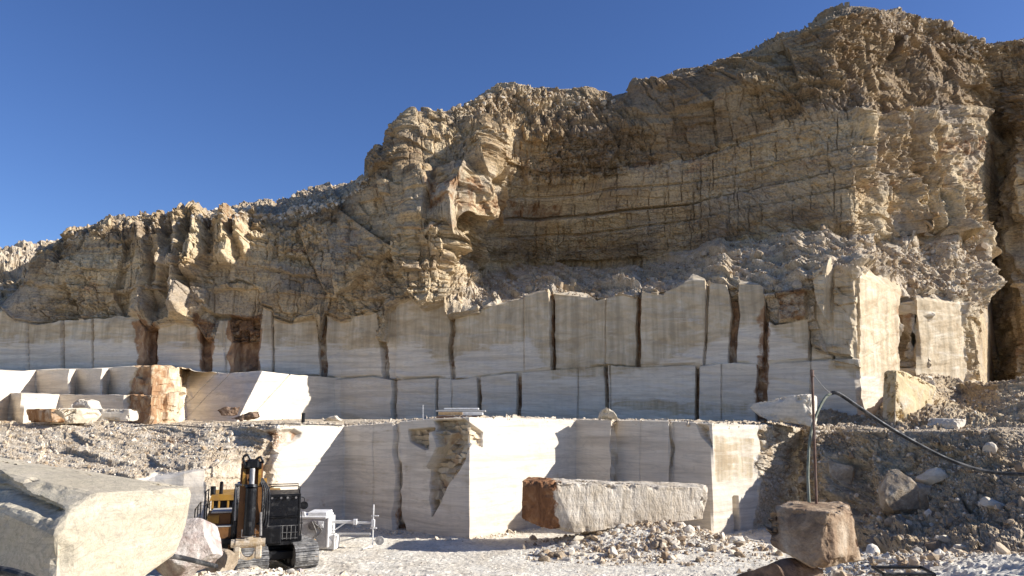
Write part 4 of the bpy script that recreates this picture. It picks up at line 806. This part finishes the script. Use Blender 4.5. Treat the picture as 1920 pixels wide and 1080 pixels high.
# cab with guard
cb = MB()
for x in (.70, 1.93):
    for y in (-1.3, .55): cb.box(x-.05, x+.05, y-.05, y+.05, 1.2, 3.12, .02)
cb.box(.65, 1.98, -1.36, .62, 3.08, 3.22, .03).box(.65, 1.98, -1.36, .62, .98, 1.22, .03).box(.66, .78, -1.3, .55, 1.2, 1.9, .02).box(1.86, 1.97, -1.3, .55, 1.2, 2.0, .02).box(.68, 1.95, .5, .6, 1.2, 3.1, .02).box(.7, 1.93, -1.37, -1.29, 1.2, 1.5, .02).box(.7, 1.93, -1.39, -1.30, 2.2, 2.24, .005)
cab = cb.build('cab', M_BLACK, EX); cab.location.x = -.33; cab.scale = (1, 1, .95)
MB().box(.76, 1.87, -1.34, -1.31, 2.26, 3.08, .003).box(.76, 1.87, -1.34, -1.31, 1.52, 2.19, .003).build('windscreen', M_GLASS, cab)
MB().box(1.925, 1.945, -1.2, .45, 2.05, 3.05, .003).build('side_window', M_GLASS, cab); MB().box(.685, .705, -1.2, .45, 1.95, 3.05, .003).build('side_window', M_GLASS, cab)
g = MB()
for k in range(7): x = .82+k*.165; g.cyl((x, -1.44, 1.25), (x, -1.44, 1.85), .012, seg=6)
for z in (1.3, 1.55, 1.85): g.cyl((.74, -1.44, z), (1.9, -1.44, z), .014, seg=6)
g.build('window_guard', M_TRACK, cab)
MB().box(1.0, 1.6, -.6, .1, 1.5, 1.75, .05).box(1.0, 1.6, .0, .25, 1.6, 2.5, .06).build('seat', M_RUBBER, cab)
MB().tube([(.72, -1.2, 3.2), (.72, -1.2, 3.50), (.80, -1.2, 3.56), (1.84, -1.2, 3.56), (1.92, -1.2, 3.50), (1.92, -1.2, 3.2)], .026, sm=0).build('roof_rail', M_BLACK, cab); MB().tube([(.72, .4, 3.2), (.72, .4, 3.5), (1.92, .4, 3.5), (1.92, .4, 3.2)], .024, sm=0).build('roof_rail', M_BLACK, cab)
for x in (.85, 1.2, 1.45, 1.78): MB().cyl((x, -1.42, 3.06), (x, -1.32, 3.06), .045).build('work_light', M_STEEL, cab)
MB().cyl((2.18, -1.30, 2.55), (2.18, -1.22, 2.55), .17, seg=16).tube([(1.95, -1.2, 2.9), (2.18, -1.18, 2.85), (2.18, -1.2, 2.55)], .018).build('mirror', M_BLACK, EX).location.x = -.4
MB().tube([(2.02, -1.1, 1.3), (2.06, -1.15, 1.9), (2.02, -1.1, 2.4)], .018).cyl((1.98, -1.2, 1.9), (2.1, -1.2, 1.9), .03).build('grab_handle', M_BLACK, cab)
# boom rising from the deck, then the arm folded down towards the ground
bo = MB(); side = [(-1.1, 1.5), (-.3, 1.35), (-.9, 3.0), (-2.1, 4.35), (-2.75, 4.6), (-2.95, 4.3), (-2.2, 3.7), (-1.4, 2.6)]
bo.prism(side, 0, -.02, .50)
boom = bo.build('boom', M_YELB, EX); boom.location.x = -.5
MB().cyl((.85, -.9, 1.7), (.85, -1.7, 2.8), .12).build('boom_cylinder', M_BLACK, boom); MB().cyl((.72, -1.1, 2.1), (.72, -2.0, 3.75), .07).build('cylinder_rod', M_CHROME, boom)
MB().cyl((-.35, -.9, 1.7), (-.35, -1.7, 2.8), .12).build('boom_cylinder', M_BLACK, boom); MB().cyl((-.25, -1.1, 2.1), (-.25, -2.0, 3.65), .065).build('cylinder_rod', M_CHROME, boom)
ar = MB().prism([(-2.7, 4.55), (-3.0, 4.45), (-3.25, 3.6), (-3.35, 1.75), (-3.1, 1.55), (-2.75, 3.5)], 0, -.18, .12)
ar.prism([(-2.7, 4.5), (-2.95, 4.4), (-3.12, 3.6), (-3.2, 1.75), (-3.05, 1.6), (-2.75, 3.5)], 0, .12, .62)
arm = ar.build('arm', M_YELB, EX); arm.location.x = -.5
MB().prism([(-2.75, 3.55), (-3.3, 3.6), (-3.35, 4.05), (-3.15, 4.35), (-2.8, 4.3)], 0, -.10, .0).build('bracket', M_YELP, arm); MB().prism([(-2.75, 3.55), (-3.3, 3.6), (-3.35, 4.05), (-3.15, 4.35), (-2.8, 4.3)], 0, .46, .56).cyl((.6, -3.1, 3.75), (.78, -3.1, 3.75), .14).build('bracket', M_YELP, arm)
cy = MB().cyl((.24, -3.45, 1.75), (.24, -3.45, 3.55), .20, seg=20).cyl((.24, -3.45, 3.55), (.24, -3.42, 3.66), .225, seg=20).cyl((.24, -3.45, 2.35), (.24, -3.45, 2.42), .212, seg=20)
cyl_ = cy.build('arm_cylinder', M_BLACK, arm); MB().cyl((.24, -3.43, 3.6), (.24, -3.3, 4.3), .10).build('cylinder_rod', M_STEEL, cyl_)
MB().cyl((-.06, -3.2, 4.42), (.56, -3.2, 4.42), .15).box(.02, .46, -3.4, -3.0, 4.3, 4.66, .06).tube([(-.02, -3.3, 4.4), (-.12, -3.35, 4.72), (.02, -3.3, 4.84), (.14, -3.3, 4.66)], .05).tube([(.3, -3.3, 4.6), (.5, -3.3, 4.75), (.62, -3.3, 4.5)], .05).build('linkage', M_BLACK, arm)
h = MB()
for k, (x, b_) in enumerate(((.62, .12), (.70, .2), (.78, .16), (.86, .1))):
    h.tube([(.45+k*.05, -3.2, 3.9), (x, -3.3-b_*.3, 3.62-.05*k), (x+.04, -3.35, 3.0), (x+.02, -3.3, 2.3-k*.1), (x-.12, -3.2, 2.1)], .032)
for k in range(2): h.tube([(-.2-k*.07, -3.1, 3.62), (-.29-k*.05, -3.2, 3.5), (-.28-k*.05, -3.25, 2.6), (-.2-k*.05, -3.2, 1.8)], .03)
h.build('hose', M_RUBBER, arm)
MB().tube([(-.35, -3.05, 3.66), (0, -3.3, 3.66)], .05).tube([(-.3, -3.26, 3.6), (-.27, -3.3, 2.3)], .035).tube([(.62, -3.4, 2.6), (.66, -3.42, 1.7)], .05).tube([(0.0, -3.66, 2.0), (0.0, -3.68, 1.72), (.48, -3.68, 1.72), (.48, -3.66, 2.0)], .015, sm=0).build('steel_pipe', M_STEEL, arm)
cl = MB()
for x0_, x1_ in ((-.36, -.2), (.68, .84)): cl.cyl((x0_, -3.45, 1.45), (x1_, -3.45, 1.45), .16)
cl.cyl((-.2, -3.45, 1.45), (.68, -3.45, 1.45), .19).box(-.25, .0, -3.6, -3.2, .85, 1.45, .05).box(.48, .73, -3.6, -3.2, .85, 1.45, .05)
ring = [(.24+.34*math.cos(t), 1.08+.34*math.sin(t)) for t in [math.pi+k*math.pi/10 for k in range(11)]]+[(.24+.2*math.cos(t), 1.12+.2*math.sin(t)) for t in [2*math.pi-k*math.pi/10 for k in range(11)]]
for k in range(10):
    q0, q1 = math.pi+k*math.pi/10, math.pi+(k+1)*math.pi/10
    cl.prism([(.24+.22*math.cos(q0), 1.14+.22*math.sin(q0)), (.24+.37*math.cos(q0), 1.14+.32*math.sin(q0)), (.24+.37*math.cos(q1), 1.14+.32*math.sin(q1)), (.24+.22*math.cos(q1), 1.14+.22*math.sin(q1))], 1, -3.58, -3.3)
cl.cyl((.1, -3.45, 1.62), (.4, -3.45, 1.62), .1)
cl.build('bucket_coupler', mat_plain('worn coupler paint', (0.50, 0.36, 0.20), .5, .2, dirt=(.62, .55, .45), amt=.8, thr=.45), arm)
# ------------------------------------------------------------------ wire saw dusted white, with its control cabinet
p0 = G(590, 37.6, 0)
WS = thing('wire_saw', (p0.x, p0.y, 0.05), 'dust covered marble wire saw with a grey cabinet and pulley arms beside the excavator', 'wire saw')
bdy = MB().box(-.95, .82, -.9, .6, .05, 1.42, .04).build('cabinet', M_DUSTG, WS)
MB().box(-.97, .72, -.93, .62, 1.42, 1.52, .02).box(-.25, .68, -.6, .5, 1.52, 1.68, .03).prism([(-.9, 1.5), (-.3, 1.5), (-.35, 1.72), (-.9, 1.7)], 1, -.85, -.7).build('cabinet_lid', M_DUSTW, WS)
MB().box(.35, .62, -.95, -.88, 1.0, 1.3, .01).cyl((.52, -.99, 1.12), (.52, -.95, 1.12), .06).box(.78, .86, -.95, .3, .1, 1.45, .01).build('control_panel', M_DUSTW, bdy)
MB().cyl((.1, -.95, 1.1), (.1, -.9, 1.1), .22).tube([(.05, -.95, 1.3), (.3, -1.0, .8), (.15, -.98, .5), (.4, -1.0, .3)], .03).tube([(.2, -.95, 1.2), (.55, -1.0, .9), (.3, -1., .6)], .03).build('motor', mat_plain('dusty dark metal', (.13, .12, .11), .8, amt=.6, thr=.5), WS)
MB().box(.85, 1.95, -.35, -.22, 1.12, 1.26, .01).box(1.9, 2.08, -.4, -.18, 1.06, 1.32, .01).box(2.0, 2.85, -.33, -.24, 1.10, 1.20, .01).cyl((.88, -.3, .72), (1.5, -.3, 1.14), .03).build('upper_arm', M_DUSTW, WS)
MB().box(.45, 2.75, -.42, -.3, .58, .68, .01).cyl((1.3, -.36, .3), (2.7, -.36, .58), .03).cyl((.9, -.36, .1), (1.3, -.36, .62), .03).build('lower_rail', M_DUSTG, WS)
MB().prism([(.42, .0), (1.2, .0), (1.25, .62), (.38, .66)], 1, -.8, -.1).cyl((.8, -.86, .3), (.8, -.78, .3), .22).box(1.08, 1.16, -.86, -.5, -.02, .68, .01).build('cart', M_DUSTW, WS)
MB().cyl((2.86, -.3, .05), (2.86, -.3, 2.0), .035).box(2.74, 3.12, -.33, -.27, 1.44, 1.5, .01).box(2.72, 3.05, -.33, -.27, .86, .93, .01).box(2.78, 2.94, -.38, -.22, .95, 1.3, .01).build('guide_post', M_DUSTW, WS)
MB().cyl((3.2, -.33, .32), (3.2, -.27, .32), .21, seg=20).cyl((3.2, -.36, .32), (3.2, -.24, .32), .06).box(2.86, 3.2, -.31, -.29, .3, .34, .004).build('pulley', M_DUSTG, WS)
MB().cyl((2.86, -.3, .08), (2.5, -.8, .0), .03).build('foot', M_DUSTW, WS); MB().cyl((2.86, -.3, .08), (2.7, .2, .0), .03).build('foot', M_DUSTW, WS)
p0 = G(566, 34.2, .05)
CB = thing('wooden_crate', (p0.x, p0.y, 0.1), 'tan wooden crate lid with pale slats tilted beside the cab', 'crate', rz=-.05)
TM = Matrix.Rotation(math.radians(42), 4, 'X')
MB().box(-.45, .42, -.06, .9, .1, .2, .01, TM).build('lid', M_CARD, CB)
MB().box(-.02, .05, -.05, .89, .2, .215, .003, TM).box(.3, .36, -.05, .89, .2, .215, .003, TM).build('slat', mat_plain('pale wood', (.62, .52, .38), .8), CB)
MB().box(-.5, .5, -.05, .7, -.08, .1, .01).build('crate_box', M_CARD, CB)
# ------------------------------------------------------------------ drill rods, hose and cable above the right boulder
def free(name, mb, mat, label, cat, group=None):
    vs = [v.co for v in mb.bm.verts]; c = Vector((sum(v.x for v in vs)/len(vs), sum(v.y for v in vs)/len(vs), min(v.z for v in vs)))
    o = mb.build(name, mat, base=c); return set_props(o, label, cat, group)
free('drill_rod', MB().cyl(W(1531,945,18.3), W(1523,706,18.9), .032).cyl(W(1523,706,18.9), W(1522.5,694,18.95), .045), M_RUSTP, 'tallest straight rusty drill rod standing on the tan boulder', 'drill rod')
free('drill_rod', MB().tube([W(1517,942,18.2), W(1515,880,18.4), W(1520,815,18.7), W(1532,775,19.0), W(1548,745,19.2), W(1560,738,19.3)], .036), M_GREENH, 'curved greenish rod bowing over from the tan boulder to the cable', 'drill rod')
free('cable', MB().tube([W(1558,738,19.3), W(1572,738,19.3), W(1610,763,19.4), W(1660,797,19.5), W(1720,832,19.6), W(1780,862,19.6), W(1840,882,19.5), W(1900,889,19.3), W(1960,888,19.0), W(2050,880,18.6)], .05, seg=9, sm=6), M_RUBBER, 'thick black cable hanging in an arc in front of the right bank', 'cable')
free('wire', MB().tube([W(1523,700,18.9), W(1535,715,19.0), W(1548,730,19.1), W(1560,739,19.2)], .012, seg=5), M_STEEL, 'thin wire from the tall rod tip to the cable bend', 'wire')
free('pipe', MB().tube([W(300,1040,17.6), W(345,1047,18.6), W(405,1062,20.0)], .06, seg=10), M_RUBBER, 'black pipe sticking out from under the huge left block', 'pipe')
free('pipe', MB().tube([W(-80,1066,12.2), W(0,1070,12.2), W(40,1079,12.0), W(90,1100,11.8)], .07, seg=10), M_RUBBER, 'black pipe lying against the base of the huge left block', 'pipe')
mb = MB(); a, b_ = W(1657,1077,13.2), W(1752,1077,13.2)
for z in (0, -.42): mb.cyl(a+Vector((0, 0, z)), b_+Vector((0, 0, z)), .03)
for p in (a, b_, (a+b_)/2): mb.cyl(p, p+Vector((0, 0, -.9)), .03)
mb.cyl(a, a+Vector((.1, .6, 0)), .03).cyl(b_, b_+Vector((.1, .6, 0)), .03).cyl(a+Vector((.1, .6, 0)), b_+Vector((.1, .6, 0)), .03)
free('metal_frame', mb, M_BLACK, 'black metal frame just showing at the bottom edge on the right', 'frame')
# plank stack, posts and small gear on the middle terrace
p0 = G(865, 43.4, 6.12)
PS = thing('plank_stack', (p0.x, p0.y, p0.z), 'low stack of dusty boards and slabs lying on the middle terrace edge', 'stack')
for k, (x0_, x1_, z, m) in enumerate(((-1.4, .9, 0, M_RUSTP), (-1.3, .1, .13, M_CARD), (-.2, 1.25, .13, M_DUSTW), (-1.45, 1.4, .25, M_DUSTG), (-1.0, 1.0, .33, M_DUSTW))):
    MB().box(x0_, x1_, -.5+k*.06, .5, z*1.6+.02, z*1.6+(.19 if k < 3 else .11), .015).build('board', m, PS)
MB().box(-1.3, -1.15, -.45, .45, -.08, .03, .01).build('support', M_CARD, PS); MB().box(.9, 1.05, -.45, .45, -.08, .03, .01).build('support', M_CARD, PS)
free('marker_rod', MB().cyl(G(793,44.5,5.9), G(793,44.5,6.95), .018), M_DUSTW, 'thin white rod standing on the terrace left of the board stack', 'rod')
free('short_post', MB().cyl(G(568,50,5.8), G(569,50,6.5), .12), M_BLACK, 'short black post at the foot of the inclined marble wall', 'post')
free('cable', MB().tube([W(x, y+1.3*math.sin(x*.2), d) for x, y, d in ((250,800,45.6),(300,797,45),(345,799,44.5),(390,801,44),(440,799,43.8),(500,797,43),(560,796,43.6),(640,797,45))], .03, seg=6), M_RUBBER, 'thin black cable lying along the left terrace edge', 'cable')
